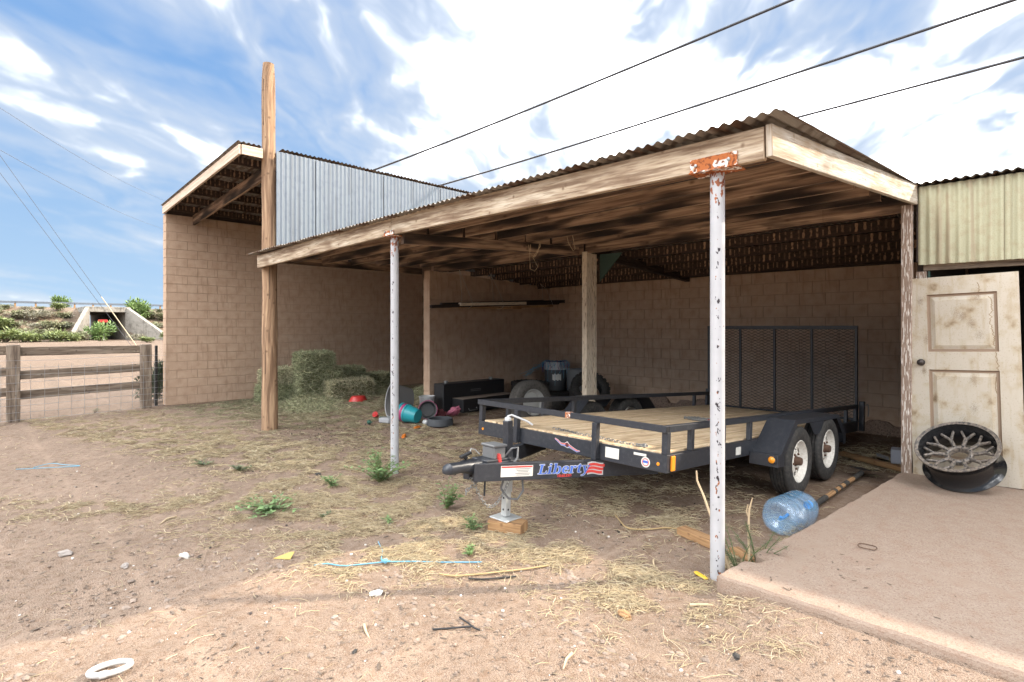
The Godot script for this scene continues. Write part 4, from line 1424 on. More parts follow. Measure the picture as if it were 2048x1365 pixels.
	box(m, Transform3D(gb, foot), Vector3(0.20, 0.010, 0.18), 0.004)
	part(jk, "foot_pad", m, M.galv)
	for k in 2:
		m = MB.new()
		var hp: Vector3 = foot.lerp(L(1.1, -0.02, -0.60), 0.14 + 0.2 * k)
		lathe(m, Transform3D(Basis(Vector3.RIGHT, PI / 2), hp + Vector3(0, 0, 0.0285)), [Vector2(0.009, 0.0), Vector2(0.009, 0.0014), Vector2(0, 0.0016)], 10)
		lathe(m, Transform3D(Basis(Vector3.BACK, -PI / 2), hp + Vector3(0.0285, 0, 0)), [Vector2(0.009, 0.0), Vector2(0.009, 0.0014), Vector2(0, 0.0016)], 10)
		part(jk, "pin_hole", m, M.black_plain)
	m = MB.new()
	tube(m, [L(1.1, 0.305, -0.62), L(1.1, 0.335, -0.62), L(1.08, 0.345, -0.60), L(1.0, 0.30, -0.50), L(0.97, 0.27, -0.46)], 0.009, 8)
	lathe(m, Transform3D(Basis(), L(1.1, 0.30, -0.62)), [Vector2(0.028, 0), Vector2(0.028, 0.02), Vector2(0.012, 0.03), Vector2(0, 0.03)], 12)
	tag(part(jk, "crank", m, M.white), "white crank handle")
	# cables, chains and the red coiled breakaway cord
	m = MB.new()
	tube(m, [L(1.06, 0.0, -0.70), L(1.0, 0.09, -0.66), L(0.97, 0.10, -0.62), L(0.96, 0.02, -0.63), L(1.0, -0.10, -0.72), L(1.02, -0.22, -0.74), L(0.99, -0.30, -0.68), L(0.96, -0.31, -0.61), L(0.94, -0.24, -0.57), L(0.95, -0.12, -0.58), L(0.98, 0.0, -0.64)], 0.009, 8)
	part(o, "wiring_cable", m, M.grey_plastic)
	m = MB.new()
	var coil := []
	for k in 60:
		var a := k * 0.9
		coil.append(L(1.03 - 0.0004 * k, 0.055 - 0.0014 * k, -0.775) + Vector3(cos(a), 0, sin(a)) * 0.016)
	tube(m, coil, 0.0045, 5)
	part(o, "coiled_cord", m, M.red)
	m = MB.new()
	var cpts := []
	for k in 13:
		var f := k / 12.0
		cpts.append(L(1.06 - 0.06 * f, -0.13 - 0.22 * sin(f * PI), -1.0 + 0.35 * f))
	chain(m, cpts, 0.036, 0.022, 0.003)
	cpts = []
	for k in 9:
		var f := k / 8.0
		cpts.append(L(1.10, -0.13 - 0.10 * f, -0.98 + 0.05 * sin(f * 5)))
	chain(m, cpts, 0.036, 0.022, 0.003)
	part(o, "safety_chain", m, M.steel)
	m = MB.new()
	bar(m, L(1.1, -0.125, -0.86), L(1.1, -0.145, -0.80), 0.12, 0.03)
	tube(m, [L(1.1, -0.14, -0.84), L(1.1, -0.28, -0.84)], 0.008, 6)
	part(cp, "chain_hook", m, M.black)
	# wheels
	for q in [[2.03, -0.072], [2.87, -0.022]]:
		for side in [0, 1]:
			var t: float = -0.165 if side == 0 else W + 0.165
			var xf := Transform3D(Basis(Vector3.BACK, -PI / 2 if side == 0 else PI / 2), L(t, q[1], q[0]))
			var wh := Node3D.new()
			wh.name = "wheel"
			o.add_child(wh, true)
			base_of[wh] = Vector3.ZERO
			steel_wheel(wh, xf)
			m = MB.new()
			bar(m, L(t, q[1], q[0]), L(t + (0.25 if side == 0 else -0.25), q[1], q[0]), 0.06, 0.06)
			part(o, "axle_stub", m, M.hub)
	for q in [[2.03, -0.072], [2.87, -0.022]]:
		m = MB.new()
		bar(m, L(0.12, q[1], q[0]), L(W - 0.12, q[1], q[0]), 0.06, 0.06)
		part(o, "axle", m, M.hub)
	# fenders
	for side in [0, 1]:
		var sg := -1.0 if side == 0 else 1.0
		var t0: float = 0.0 if side == 0 else W
		var t1: float = t0 + sg * 0.26
		var path := [[1.52, -0.07], [1.52, 0.04], [1.86, 0.332], [3.16, 0.332], [3.42, 0.10], [3.42, 0.0]]
		m = MB.new()
		for i in path.size() - 1:
			var a = path[i]; var b = path[i + 1]
			var mid := L((t0 + t1) / 2, (a[1] + b[1]) / 2, (a[0] + b[0]) / 2)
			var out := mid - L((t0 + t1) / 2, 0.0, 2.45)
			m.flat(L(t0, a[1], a[0]), L(t1, a[1], a[0]), L(t1, b[1], b[0]), L(t0, b[1], b[0]), out)
			# folded outer lip
			var la := Vector2(a[0], a[1]).lerp(Vector2(2.45, -0.1), 0.09)
			var lb := Vector2(b[0], b[1]).lerp(Vector2(2.45, -0.1), 0.09)
			m.flat(L(t1, a[1], a[0]), L(t1, b[1], b[0]), L(t1, lb.y, lb.x), L(t1, la.y, la.x), Vector3(-sg, 0, 0))
			m.flat(L(t1 - sg * 0.004, a[1] - 0.004, a[0]), L(t1 - sg * 0.004, b[1] - 0.004, b[0]), L(t1 - sg * 0.004, lb.y, lb.x), L(t1 - sg * 0.004, la.y, la.x), Vector3(sg, 0, 0))
		var fd := part(o, "fender", m, M.black)
		# scalloped plate between the wheels
		m = MB.new()
		var sc := [[2.24, 0.29], [2.66, 0.29], [2.57, 0.20], [2.51, 0.165], [2.39, 0.165], [2.33, 0.20]]
		for k in [0, 1]:
			var tt: float = t1 + sg * (0.004 if k == 0 else -0.002)
			m.flat(L(tt, sc[0][1], sc[0][0]), L(tt, sc[1][1], sc[1][0]), L(tt, sc[2][1], sc[2][0]), L(tt, sc[5][1], sc[5][0]), Vector3(-sg if k == 0 else sg, 0, 0))
			m.flat(L(tt, sc[5][1], sc[5][0]), L(tt, sc[2][1], sc[2][0]), L(tt, sc[3][1], sc[3][0]), L(tt, sc[4][1], sc[4][0]), Vector3(-sg if k == 0 else sg, 0, 0))
		part(fd, "centre_plate", m, M.black)
		# step box with the side lamp
		m = MB.new()
		bar(m, L(t0, -0.015, 1.485), L(t1, -0.015, 1.485), 0.07, 0.11)
		part(fd, "lamp_bracket", m, M.black)
		m = MB.new()
		var lb2 := L(t1 - sg * 0.05, -0.005, 1.446)
		lathe(m, Transform3D(Basis(Vector3.RIGHT, PI / 2), lb2), [Vector2(0.040, 0.0), Vector2(0.040, 0.010), Vector2(0.030, 0.012)], 20)
		part(fd, "lamp_rim", m, M.rubber)
		m = MB.new()
		lathe(m, Transform3D(Basis(Vector3.RIGHT, PI / 2), lb2), [Vector2(0.030, 0.012), Vector2(0.024, 0.020), Vector2(0.0, 0.023)], 20)
		part(fd, "amber_lens", m, M.amber)
	# corner lamp and reflectors
	m = MB.new()
	box(m, Transform3D(Basis(), L(-0.008, 0.07, 0.075)), Vector3(0.016, 0.115, 0.055), 0.006)
	part(o, "marker_lamp", m, M.amber)
	for q in [[0.075, -0.0], [2.12, 0.0]]:
		m = MB.new()
		lathe(m, Transform3D(Basis(Vector3.RIGHT, PI / 2), L(q[0], 0.06, 0.003)), [Vector2(0.014, 0), Vector2(0.012, 0.004), Vector2(0, 0.005)], 14)
		part(o, "reflector", m, M.amber)
	# stickers: flat labels on the front channel
	var zf := 0.0038
	for q in [[0.50, 0.075, 0.135, 0.085], [0.235, 0.108, 0.115, 0.02]]:
		m = MB.new()
		box(m, Transform3D(Basis(), L(q[0], q[1], zf - 0.0055)), Vector3(q[2], q[3], 0.0012), 0)
		part(o, "sticker", m, M.paper)
	m = MB.new()
	lathe(m, Transform3D(Basis(Vector3.RIGHT, PI / 2), L(0.185, 0.055, 0.0024)), [Vector2(0.040, 0), Vector2(0.040, 0.001), Vector2(0, 0.0012)], 24)
	var rd := part(o, "round_sticker", m, M.paper)
	m = MB.new()
	lathe(m, Transform3D(Basis(Vector3.RIGHT, PI / 2), L(0.185, 0.055, 0.0010)), [Vector2(0.030, 0), Vector2(0.030, 0.001), Vector2(0.024, 0.0012)], 24)
	part(rd, "ring", m, M.decal_red)
	m = MB.new()
	bar(m, L(0.160, 0.058, 0.0006), L(0.210, 0.058, 0.0006), 0.001, 0.018, Vector3.UP, 0)
	part(rd, "lettering", m, M.decal_blue)
	m = MB.new()
	box(m, Transform3D(Basis(), L(-0.0008, 0.062, 1.22)), Vector3(0.0012, 0.07, 0.10), 0)
	part(o, "sticker", m, M.paper)
	# winged badge
	var wing := [[-0.145, 0.105, 0.012], [-0.11, 0.090, 0.020], [-0.07, 0.066, 0.022], [-0.03, 0.066, 0.026], [0.0, 0.070, 0.052], [0.03, 0.060, 0.026], [0.07, 0.045, 0.022], [0.11, 0.032, 0.020], [0.145, 0.035, 0.008]]
	var badge: MeshInstance3D = null
	for lay in 4:
		m = MB.new()
		for i in wing.size() - 1:
			var a = wing[i]; var b = wing[i + 1]
			var k0: float = [1.15, 0.34, 0.24, 0.0][lay]
			var dy: float = [0.0, 0.22, -0.24, 0.0][lay]
			if lay == 3: continue
			var z := 0.002 - 0.0 + 0.0012 * lay
			m.quad(L(0.98 - a[0], a[1] + a[2] * (dy - k0 / 2), 0.0) + Vector3(0, 0, z), L(0.98 - b[0], b[1] + b[2] * (dy - k0 / 2), 0.0) + Vector3(0, 0, z), L(0.98 - b[0], b[1] + b[2] * (dy + k0 / 2), 0.0) + Vector3(0, 0, z), L(0.98 - a[0], a[1] + a[2] * (dy + k0 / 2), 0.0) + Vector3(0, 0, z), Vector3.BACK)
		if lay == 3:
			lathe(m, Transform3D(Basis(Vector3.RIGHT, PI / 2), L(0.98, 0.068, -0.0045)), [Vector2(0.020, 0), Vector2(0.019, 0.001), Vector2(0, 0.0012)], 16)
		var mm: Material = [M.white, M.decal_red, M.decal_blue, M.maroon][lay]
		if badge == null: badge = part(o, "winged_badge", m, mm)
		else: part(badge, "badge_colour", m, mm)
	# lettering and warning label on the near tongue beam
	var ba := L(1.06, -0.072, -1.0)
	var bb2 := L(0.42, -0.072, 0.55)
	var dirv := (bb2 - ba).normalized()
	var nrm := Vector3.UP.cross(dirv).normalized()
	if nrm.dot(Vector3(1, 0, 1)) < 0: nrm = -nrm
	var fb := Basis(Vector3.UP.cross(nrm), Vector3.UP, nrm)
	var on := func(along: float, up: float, off: float) -> Transform3D: return Transform3D(fb, ba + dirv * along + Vector3(0, up, 0) + nrm * (0.0278 + off))
	m = MB.new()
	box(m, on.call(0.35, 0.005, 0.0006), Vector3(0.27, 0.085, 0.0012), 0)
	var lbl := part(o, "warning_label", m, M.paper)
	m = MB.new()
	box(m, on.call(0.35, 0.038, 0.0018), Vector3(0.26, 0.012, 0.0012), 0)
	part(lbl, "red_band", m, M.decal_red)
	for k in 5:
		m = MB.new()
		box(m, on.call(0.40, 0.022 - 0.012 * k, 0.0018), Vector3(0.13 - 0.02 * (k % 3), 0.004, 0.0012), 0)
		part(lbl, "print_line", m, M.grey_plastic)
	var sf := SystemFont.new()
	sf.font_names = PackedStringArray(["Droid Serif"])
	sf.font_italic = true
	sf.font_weight = 700
	var tm := TextMesh.new()
	tm.text = "Liberty"
	tm.font = sf
	tm.font_size = 64
	tm.pixel_size = 0.00165
	tm.depth = 0.001
	var shear := Basis(Vector3(1.18, 0, 0), Vector3(0.22, 1.0, 0), Vector3(0, 0, 1))
	var big := MeshInstance3D.new()
	for k in 9:
		var ti := MeshInstance3D.new()
		ti.name = "lettering" if k == 8 else "lettering_outline"
		ti.mesh = tm
		ti.material_override = M.decal_blue if k == 8 else M.white
		o.add_child(ti, true)
		var a := TAU * k / 8.0
		var off := Vector2.ZERO if k == 8 else Vector2(cos(a), sin(a)) * 0.0035
		ti.transform = on.call(0.765 + off.x, 0.010 + off.y, 0.0008 + (0.0013 if k == 8 else 0.00008 * k)) * Transform3D(shear, Vector3.ZERO)
	big.free()
	var tm2 := TextMesh.new()
	tm2.text = "TRAILERS"
	tm2.font = sf
	tm2.font_size = 32
	tm2.pixel_size = 0.0008
	tm2.depth = 0.001
	var t2 := MeshInstance3D.new()
	t2.name = "lettering"
	t2.mesh = tm2
	t2.material_override = M.decal_red
	o.add_child(t2, true)
	t2.transform = on.call(0.765, -0.046, 0.0016)
	for lay in 4:
		m = MB.new()
		for i in 8:
			var q := []
			for e in [i, i + 1]:
				var f: float = e / 8.0
				var yy: float = 0.007 * sin(f * 5.2)
				var hh := 0.011 if lay < 3 else 0.050
				var cy: float = [0.032, 0.004, -0.024, 0.004][lay]
				var sh := (0.03 * (0.032 - cy)) / 0.03
				var x: float = 0.985 + f * 0.15 - sh * 0.4
				q.append([on.call(x, yy + cy - hh, 0.0022 if lay < 3 else 0.0010).origin, on.call(x, yy + cy + hh, 0.0022 if lay < 3 else 0.0010).origin])
			m.quad(q[0][0], q[1][0], q[1][1], q[0][1], nrm)
		part(o, "flag_stripe" if lay < 3 else "flag_ground", m, M.decal_red if lay < 3 else M.white)
	# ramp gate, standing upright at the tail
	var g0 := o.transform.affine_inverse()
	var gt := Node3D.new()
	gt.name = "ramp_gate"
	o.add_child(gt, true)
	base_of[gt] = Vector3.ZERO
	var gh0: Vector3 = L(0.03, 0.14, LEN + 0.045)
	var gup := (gb * Vector3(0, 1, 0.005)).normalized()
	var gx := Vector3(-1, 0, 0)
	var GW := W - 0.06
	var GH := 1.27
	var gz := Vector3(0, 0, 1)
	for q in [0.0, 0.265, 0.51, 0.755, 1.0]:
		m = MB.new()
		var p: Vector3 = gh0 + gx * (GW * q)
		bar(m, p, p + gup * GH, 0.035 if q > 0 and q < 1 else 0.045, 0.03, gx, 0.002)
		part(gt, "upright", m, M.black)
	for q in [0.0, 1.0]:
		m = MB.new()
		bar(m, gh0 + gup * (GH * q) - gx * 0.02, gh0 + gup * (GH * q) + gx * (GW + 0.02), 0.03, 0.05, gup, 0.002)
		part(gt, "cross_bar", m, M.black)
	m = MB.new()
	var rows := int(GH / 0.0225)
	var cols := int(GW / 0.05)
	for j in rows:
		for i in cols:
			var up0 := (i + j) % 2 == 0
			var y0 := (j + (0.02 if up0 else 0.98)) * GH / rows
			var y1 := (j + (0.98 if up0 else 0.02)) * GH / rows
			var a := gh0 + gup * y0 + gx * (GW * i / cols) + gz * 0.018
			var b := gh0 + gup * y1 + gx * (GW * (i + 1) / cols) + gz * 0.018
			var th := gup * 0.0030
			m.quad(a - th, b - th, b + th, a + th, gz)
			m.quad(a + th, b + th, b + th - gz * 0.004, a + th - gz * 0.004, gup)
	part(gt, "expanded_mesh", m, M.black_plain)
	# gate latches
	for t in [-0.02, W + 0.02]:
		m = MB.new()
		bar(m, L(t, 0.0, LEN + 0.10), L(t, 0.40, LEN + 0.10), 0.06, 0.07, Vector3.BACK)
		part(o, "gate_post", m, M.black)
		m = MB.new()
		tube(m, [L(t - 0.03, 0.34, LEN + 0.1), L(t - 0.06, 0.37, LEN + 0.13), L(t - 0.065, 0.30, LEN + 0.15), L(t - 0.06, 0.20, LEN + 0.15)], 0.007, 6)
		part(o, "latch_pin", m, M.steel)
	# chains lying on the deck
	var tf := o.transform
	m = MB.new()
	var pth := []
	for k in 24:
		var f := k / 23.0
		pth.append(tf * L(1.30 - 1.02 * f, 0.156 + 0.003 * sin(k * 2.1), 0.085 + 0.012 * sin(f * 14.0) + 0.10 * (1 - f)))
	chain(m, pth, 0.042, 0.026, 0.0038)
	pth = []
	for k in 8:
		pth.append(tf * L(0.28 + 0.03 * sin(k * 1.9), 0.160, 0.10 + 0.03 * cos(k * 2.3)))
	chain(m, pth, 0.042, 0.026, 0.0038)
	single("chain", "steel chain laid across the front edge of the trailer deck", "chain", m, M.steel, pth[0], "chains on the trailer deck")
	m = MB.new()
	pth = []
	var m2 := MB.new()
	var pth2 := []
	for k in 60:
		var f := k / 59.0
		pth.append(tf * L(1.15 - 0.22 * f + 0.05 * sin(k * 1.3), 0.158 + 0.012 * absf(sin(k * 0.9)), 2.45 + 0.09 * cos(k * 1.7)))
		if k < 26: pth2.append(tf * L(0.92 - 0.12 * f * 2 + 0.03 * sin(k * 1.1), 0.158 + 0.012 * absf(sin(k * 1.4)), 2.48 + 0.07 * cos(k * 1.5)))
	chain(m, pth, 0.042, 0.026, 0.0038)
	tube(m2, pth2, 0.007, 6)
	var heap := thing("chain", "small heap of chain and red strap in the middle of the trailer deck", "chain", pth[30], "chains on the trailer deck")
	part(heap, "links", m, M.steel)
	part(heap, "red_strap", m2, M.red)
	# timber block under the jack
	m = MB.new()
	box(m, Transform3D(Basis(Vector3.UP, 0.35), P(-3.20, 0.044, 3.19)), Vector3(0.30, 0.088, 0.14), 0.006)
	single("timber_block", "short brown timber block under the trailer jack", "block", m, M.tan_wood, P(-3.20, 0, 3.19))

# ------------------------------------------------------------------ loose things
func tilt(dir: Vector3, roll := 0.0) -> Basis:
	# basis whose local y points along dir
	var y := dir.normalized()
	var x := y.cross(Vector3(0.0, 0.0, 1.0) if absf(y.z) < 0.9 else Vector3.RIGHT).normalized()
	var z := x.cross(y)
	return Basis(x, y, z) * Basis(Vector3.UP, roll)

func make_alloy_rim() -> void:
	var ax := Vector3(-0.13, 0.80, 0.59).normalized()       # the face looks up and out to the yard
	var b := tilt(ax)
	var R := 0.305
	var down := (Vector3.DOWN - ax * Vector3.DOWN.dot(ax)).normalized()
	var back := P(-0.70, 0.176, 6.33) - down * R            # centre of the back rim, resting on its lowest point
	var o := thing("alloy_wheel_rim", "dusty black alloy wheel rim with forked spokes leaning against the cream door", "wheel rim", back, "", b)
	var m := MB.new()
	var wd := 0.27
	lathe(m, Transform3D(), [Vector2(R - 0.02, 0.004), Vector2(R, 0.0), Vector2(R + 0.004, 0.012), Vector2(R - 0.012, 0.03), Vector2(R - 0.035, 0.055), Vector2(R - 0.045, 0.10), Vector2(R - 0.045, 0.18), Vector2(R - 0.02, 0.22), Vector2(R + 0.006, 0.25), Vector2(R + 0.012, wd), Vector2(R + 0.002, wd + 0.004)], 64)
	lathe(m, Transform3D(), [Vector2(R + 0.002, wd + 0.004), Vector2(R - 0.022, wd - 0.004), Vector2(R - 0.035, 0.21), Vector2(R - 0.060, 0.17), Vector2(R - 0.060, 0.06), Vector2(R - 0.025, 0.004)], 64)
	part(o, "barrel", m, M.gloss_black)
	m = MB.new()
	lathe(m, Transform3D(), [Vector2(R + 0.012, wd + 0.001), Vector2(R + 0.008, wd + 0.007), Vector2(R - 0.020, wd + 0.001)], 64)
	part(o, "lip", m, M.alloy)
	m = MB.new()
	lathe(m, Transform3D(), [Vector2(0.075, 0.12), Vector2(0.105, 0.13), Vector2(0.110, 0.165), Vector2(0.100, 0.178), Vector2(0.078, 0.180), Vector2(0.070, 0.172), Vector2(0.070, 0.12)], 40)
	part(o, "hub", m, M.alloy)
	for k in 10:
		var a := TAU * k / 10.0
		m = MB.new()
		var dirv := Vector3(cos(a), 0, sin(a))
		var fork := dirv * 0.185 + Vector3(0, 0.180, 0)
		bar(m, dirv * 0.095 + Vector3(0, 0.165, 0), fork, 0.030, 0.030, Vector3.UP, 0.006)
		for s in [-1.0, 1.0]:
			var e: float = a + s * 0.20
			var tip := Vector3(cos(e), 0, sin(e)) * (R - 0.045) + Vector3(0, 0.205, 0)
			bar(m, fork - dirv * 0.008, tip, 0.019, 0.026, Vector3.UP, 0.005)
		part(o, "spoke", m, M.alloy)
	for k in 8:
		var a := TAU * (k + 0.5) / 8.0
		m = MB.new()
		lathe(m, Transform3D(Basis(), Vector3(cos(a) * 0.090, 0.179, sin(a) * 0.090)), [Vector2(0.008, 0), Vector2(0.007, 0.002), Vector2(0, 0.002)], 8)
		part(o, "lug_hole", m, M.black_plain)

func make_jug() -> void:
	var ax := Vector3(0.16, 0.02, -1).normalized()
	var o := thing("water_jug", "empty blue five-gallon water jug lying beside the slab", "water jug", P(-1.60, 0.145, 4.60), "", tilt(ax, 0.2))
	var m := MB.new()
	# rounded square body with ribs: a lathe whose radius swells towards the corners
	var prof := [Vector2(0.0, 0.045), Vector2(0.055, 0.040), Vector2(0.075, 0.012), Vector2(0.105, 0.0), Vector2(0.128, 0.012), Vector2(0.138, 0.04)]
	var y := 0.055
	for k in 4:
		prof += [Vector2(0.138, y), Vector2(0.130, y + 0.010), Vector2(0.130, y + 0.018), Vector2(0.138, y + 0.028)]
		y += 0.062 if k != 1 else 0.10
	prof += [Vector2(0.138, 0.37), Vector2(0.128, 0.40), Vector2(0.095, 0.43), Vector2(0.050, 0.45), Vector2(0.030, 0.462), Vector2(0.028, 0.49), Vector2(0.032, 0.492), Vector2(0.032, 0.50), Vector2(0.027, 0.50)]
	lathe(m, Transform3D(), prof, 36)
	for i in m.v.size():
		var p := m.v[i]
		var a := atan2(p.z, p.x)
		var f := 1.0 + 0.075 * absf(sin(2.0 * a)) * clampf(sqrt(p.x * p.x + p.z * p.z) / 0.13, 0, 1)
		m.v[i] = Vector3(p.x * f, p.y, p.z * f)
	part(o, "bottle", m, M.jug)
	m = MB.new()
	tube(m, [Vector3(0.095, 0.25, -0.085), Vector3(0.128, 0.262, -0.10), Vector3(0.132, 0.31, -0.10), Vector3(0.128, 0.355, -0.10), Vector3(0.095, 0.365, -0.085)], 0.012, 8)
	part(o, "handle", m, M.jug_blue)
	m = MB.new()
	lathe(m, Transform3D(), [Vector2(0.034, 0.485), Vector2(0.034, 0.515), Vector2(0.0, 0.517)], 20)
	part(o, "cap", m, M.jug_blue)

func lying_bale(called: String, label: String, at: Vector3, size: Vector3, turn: float, green: float, sd: int) -> void:
	var o := thing(called, label, "hay bale", at, "hay bales piled in the tall shed")
	var r := RandomNumberGenerator.new()
	r.seed = sd
	var noise := FastNoiseLite.new()
	noise.seed = sd
	noise.frequency = 3.0
	var b := Basis(Vector3.UP, turn)
	var m := MB.new()
	var h := size * 0.5
	var cells := 9
	for ax in 3:
		var a1 := (ax + 1) % 3
		var a2 := (ax + 2) % 3
		for s in [-1.0, 1.0]:
			for i in cells:
				for j in cells:
					var q := []
					for c in [[i, j], [i + 1, j], [i + 1, j + 1], [i, j + 1]]:
						var p := Vector3.ZERO
						p[ax] = s * h[ax]
						p[a1] = (2.0 * c[0] / cells - 1.0) * h[a1]
						p[a2] = (2.0 * c[1] / cells - 1.0) * h[a2]
						# round the corners and roughen
						var inner := h - Vector3.ONE * 0.05
						var cl := p.clamp(-inner, inner)
						p = cl + (p - cl).normalized() * (0.05 + 0.04 * noise.get_noise_3dv(p) + 0.03 * noise.get_noise_3dv(p * 3.0))
						q.append(at + b * (p + Vector3(0, h.y, 0)))
					var nn := Vector3.ZERO
					nn[ax] = s
					m.flat(q[0], q[1], q[2], q[3], b * nn)
	part(o, "hay_core", m, M.hay_core)
	var xf := []
	var co := []
	for k in 4200:
		var p := Vector3(r.randf_range(-1, 1), r.randf_range(-1, 1), r.randf_range(-1, 1))
		var ax: int = [0, 0, 1, 2, 2][r.randi() % 5]
		p[ax] = signf(p[ax])
		if ax == 1: p.y = 1.0
		p = p * (h - Vector3.ONE * 0.005)
		var cl := p.clamp(-(h - Vector3.ONE * 0.05), h - Vector3.ONE * 0.05)
		p = cl + (p - cl).normalized() * (0.046 + r.randf() * 0.045)
		var e := Basis.from_euler(Vector3(r.randfn(0, 1.2), r.randf() * TAU, r.randfn(0, 1.2))).scaled(Vector3.ONE * r.randf_range(0.6, 1.5))
		xf.append(Transform3D(e, b * (p + Vector3(0, h.y, 0))))
		var c := Color(0.68, 0.61, 0.42).lerp(Color(0.37, 0.39, 0.23), clampf(green + r.randfn(0, 0.25), 0, 1)) * r.randf_range(0.5, 1.35)
		c.a = 1.0
		co.append(c)
	var s := multi(o, "hay_strands", straw_mesh(0.11, 0.006), M.straw, xf, co)
	s.set_meta("kind", "stuff")
	# two lengths of baling twine
	for k in [-0.5, 0.5]:
		m = MB.new()
		var f := h + Vector3(0.006, 0.006, 0.006)
		var long := 0 if size.x > size.z else 2
		var z := Vector3.ZERO
		z[2 - long] = k * h[2 - long]
		var lv := Vector3.ZERO
		lv[long] = f[long] - 0.01
		var pts := []
		for q in [[-1, 2], [-1, 0], [1, 0], [1, 2], [-1, 2]]:
			pts.append(at + b * (z + lv * q[0] + Vector3(0, (h.y + f.y if q[1] == 2 else 0.01), 0)))
		tube(m, pts, 0.003, 5)
		part(o, "baling_twine", m, M.twine_yellow)

func bucket(m: MB, xf: Transform3D, r0: float, r1: float, h: float, lip := 0.008) -> void:
	lathe(m, xf, [Vector2(0, 0.0), Vector2(r0, 0.0), Vector2(r1, h - 0.03), Vector2(r1 + lip, h - 0.028), Vector2(r1 + lip, h), Vector2(r1 - 0.003, h), Vector2(r0 - 0.003, 0.008), Vector2(0, 0.008)], 32)

func make_store() -> void:
	# bales
	lying_bale("hay_bale", "pale square hay bale lying in front of the pile", P(-11.95, 0, 6.58), Vector3(0.46, 0.40, 1.12), 0.06, 0.35, 1)
	lying_bale("hay_bale", "green hay bale on top of the pile, highest of all", P(-12.25, 0.69, 5.92), Vector3(0.50, 0.36, 0.72), -0.10, 0.95, 2)
	lying_bale("hay_bale", "loose green hay bale under the topmost bale", P(-12.25, 0.0, 5.98), Vector3(0.60, 0.69, 1.0), -0.02, 0.85, 3)
	lying_bale("hay_bale", "brownish hay bale raised behind the wooden pole", P(-12.55, 0.36, 5.25), Vector3(0.46, 0.34, 0.66), 0.08, 0.45, 4)
	lying_bale("hay_bale", "dark green hay bale lowest beside the wooden pole", P(-12.5, 0.0, 5.22), Vector3(0.50, 0.36, 0.80), -0.05, 1.0, 5)
	lying_bale("hay_bale", "slumped hay bale to the right of the topmost bale", P(-12.62, 0.30, 6.95), Vector3(0.5, 0.34, 0.7), 0.3, 0.85, 6)
	lying_bale("hay_bale", "small far hay bale behind the pale front bale", P(-12.85, 0.0, 7.85), Vector3(0.45, 0.42, 0.9), 0.0, 0.75, 7)
	# loose hay shaken out round the bales
	var rl := RandomNumberGenerator.new()
	rl.seed = 505
	var hx := []
	var hc := []
	for q in [[-12.3, 5.7, 0.9, 0.55, 0.22, 5000], [-11.6, 5.6, 0.35, 0.5, 0.10, 1600], [-12.3, 7.2, 0.6, 0.8, 0.30, 3000], [-10.9, 8.2, 0.9, 0.6, 0.22, 4200], [-11.0, 5.2, 0.9, 0.6, 0.05, 2500]]:
		for k in q[5]:
			var u := rl.randfn(0, 0.5)
			var w := rl.randfn(0, 0.5)
			var x: float = clampf(q[0] + u * q[2], -13.35, -9.2)
			var d: float = q[1] + w * q[3]
			var top: float = q[4] * exp(-(u * u + w * w) * 1.6)
			hx.append(Transform3D(Basis.from_euler(Vector3(rl.randfn(0, 0.5), rl.randf() * TAU, rl.randfn(0, 0.5))).scaled(Vector3.ONE * rl.randf_range(0.7, 1.5)), P(x, 0.005 + top * rl.randf_range(0.35, 1.0), d)))
			var c := Color(0.62, 0.55, 0.37).lerp(Color(0.34, 0.36, 0.21), clampf(0.7 + rl.randfn(0, 0.25), 0, 1)) * rl.randf_range(0.5, 1.3)
			c.a = 1.0
			hc.append(c)
	tag(multi(self, "loose_hay", straw_mesh(0.11, 0.006), M.straw, hx, hc), "loose green hay heaped round the bales and against the walls", "hay", "", "stuff")
	# tubs and buckets between the pipe and the partition
	var m := MB.new()
	bucket(m, Transform3D(tilt(Vector3(-0.25, 0.16, 0.95)), P(-8.58, 0.275, 5.98)), 0.25, 0.30, 0.34, 0.012)
	var tub := thing("rubber_tub", "big round dark grey rubber tub tipped on its side behind the white pipe", "tub", P(-8.58, 0, 5.98))
	part(tub, "shell", m, mat(lin(0.12, 0.115, 0.11), 0.7))
	m = MB.new()
	lathe(m, Transform3D(tilt(Vector3(-0.25, 0.16, 0.95)), P(-8.58, 0.275, 5.98)), [Vector2(0.314, 0.335), Vector2(0.317, 0.345), Vector2(0.305, 0.352), Vector2(0.292, 0.344)], 40)
	part(tub, "rolled_rim", m, M.light_grey)
	var o := thing("bucket", "white plastic bucket standing by the pale wall end", "bucket", P(-8.62, 0, 6.42), "buckets in the shed")
	m = MB.new()
	bucket(m, Transform3D(Basis(), P(-8.62, 0.002, 6.42)), 0.125, 0.145, 0.34)
	part(o, "pail", m, M.white)
	m = MB.new()
	var arc := []
	for k in 9:
		var a := PI * k / 8.0
		arc.append(P(-8.62 + 0.152 * cos(a), 0.30 - 0.20 * sin(a), 6.42 - 0.13 * sin(a) - 0.02))
	tube(m, arc, 0.003, 6)
	part(o, "bail", m, M.steel)
	var lie := tilt(Vector3(-0.90, 0.16, 0.30))
	var cols := [M.teal, M.pink, M.teal]
	var names := ["bright teal bucket on its side, outermost of the nested buckets", "pink bucket nested between the two teal buckets", "teal bucket at the open end of the nested stack behind the white pipe"]
	for k in 3:
		m = MB.new()
		var c := P(-7.80, 0.135, 5.62) + lie.y * (0.055 * k)
		bucket(m, Transform3D(lie, c), 0.115, 0.15, 0.24)
		single("bucket", names[k], "bucket", m, cols[k], c, "buckets in the shed")
	o = thing("bucket", "black bucket with pink rim lying behind the nested teal buckets", "bucket", P(-8.10, 0, 6.05), "buckets in the shed")
	m = MB.new()
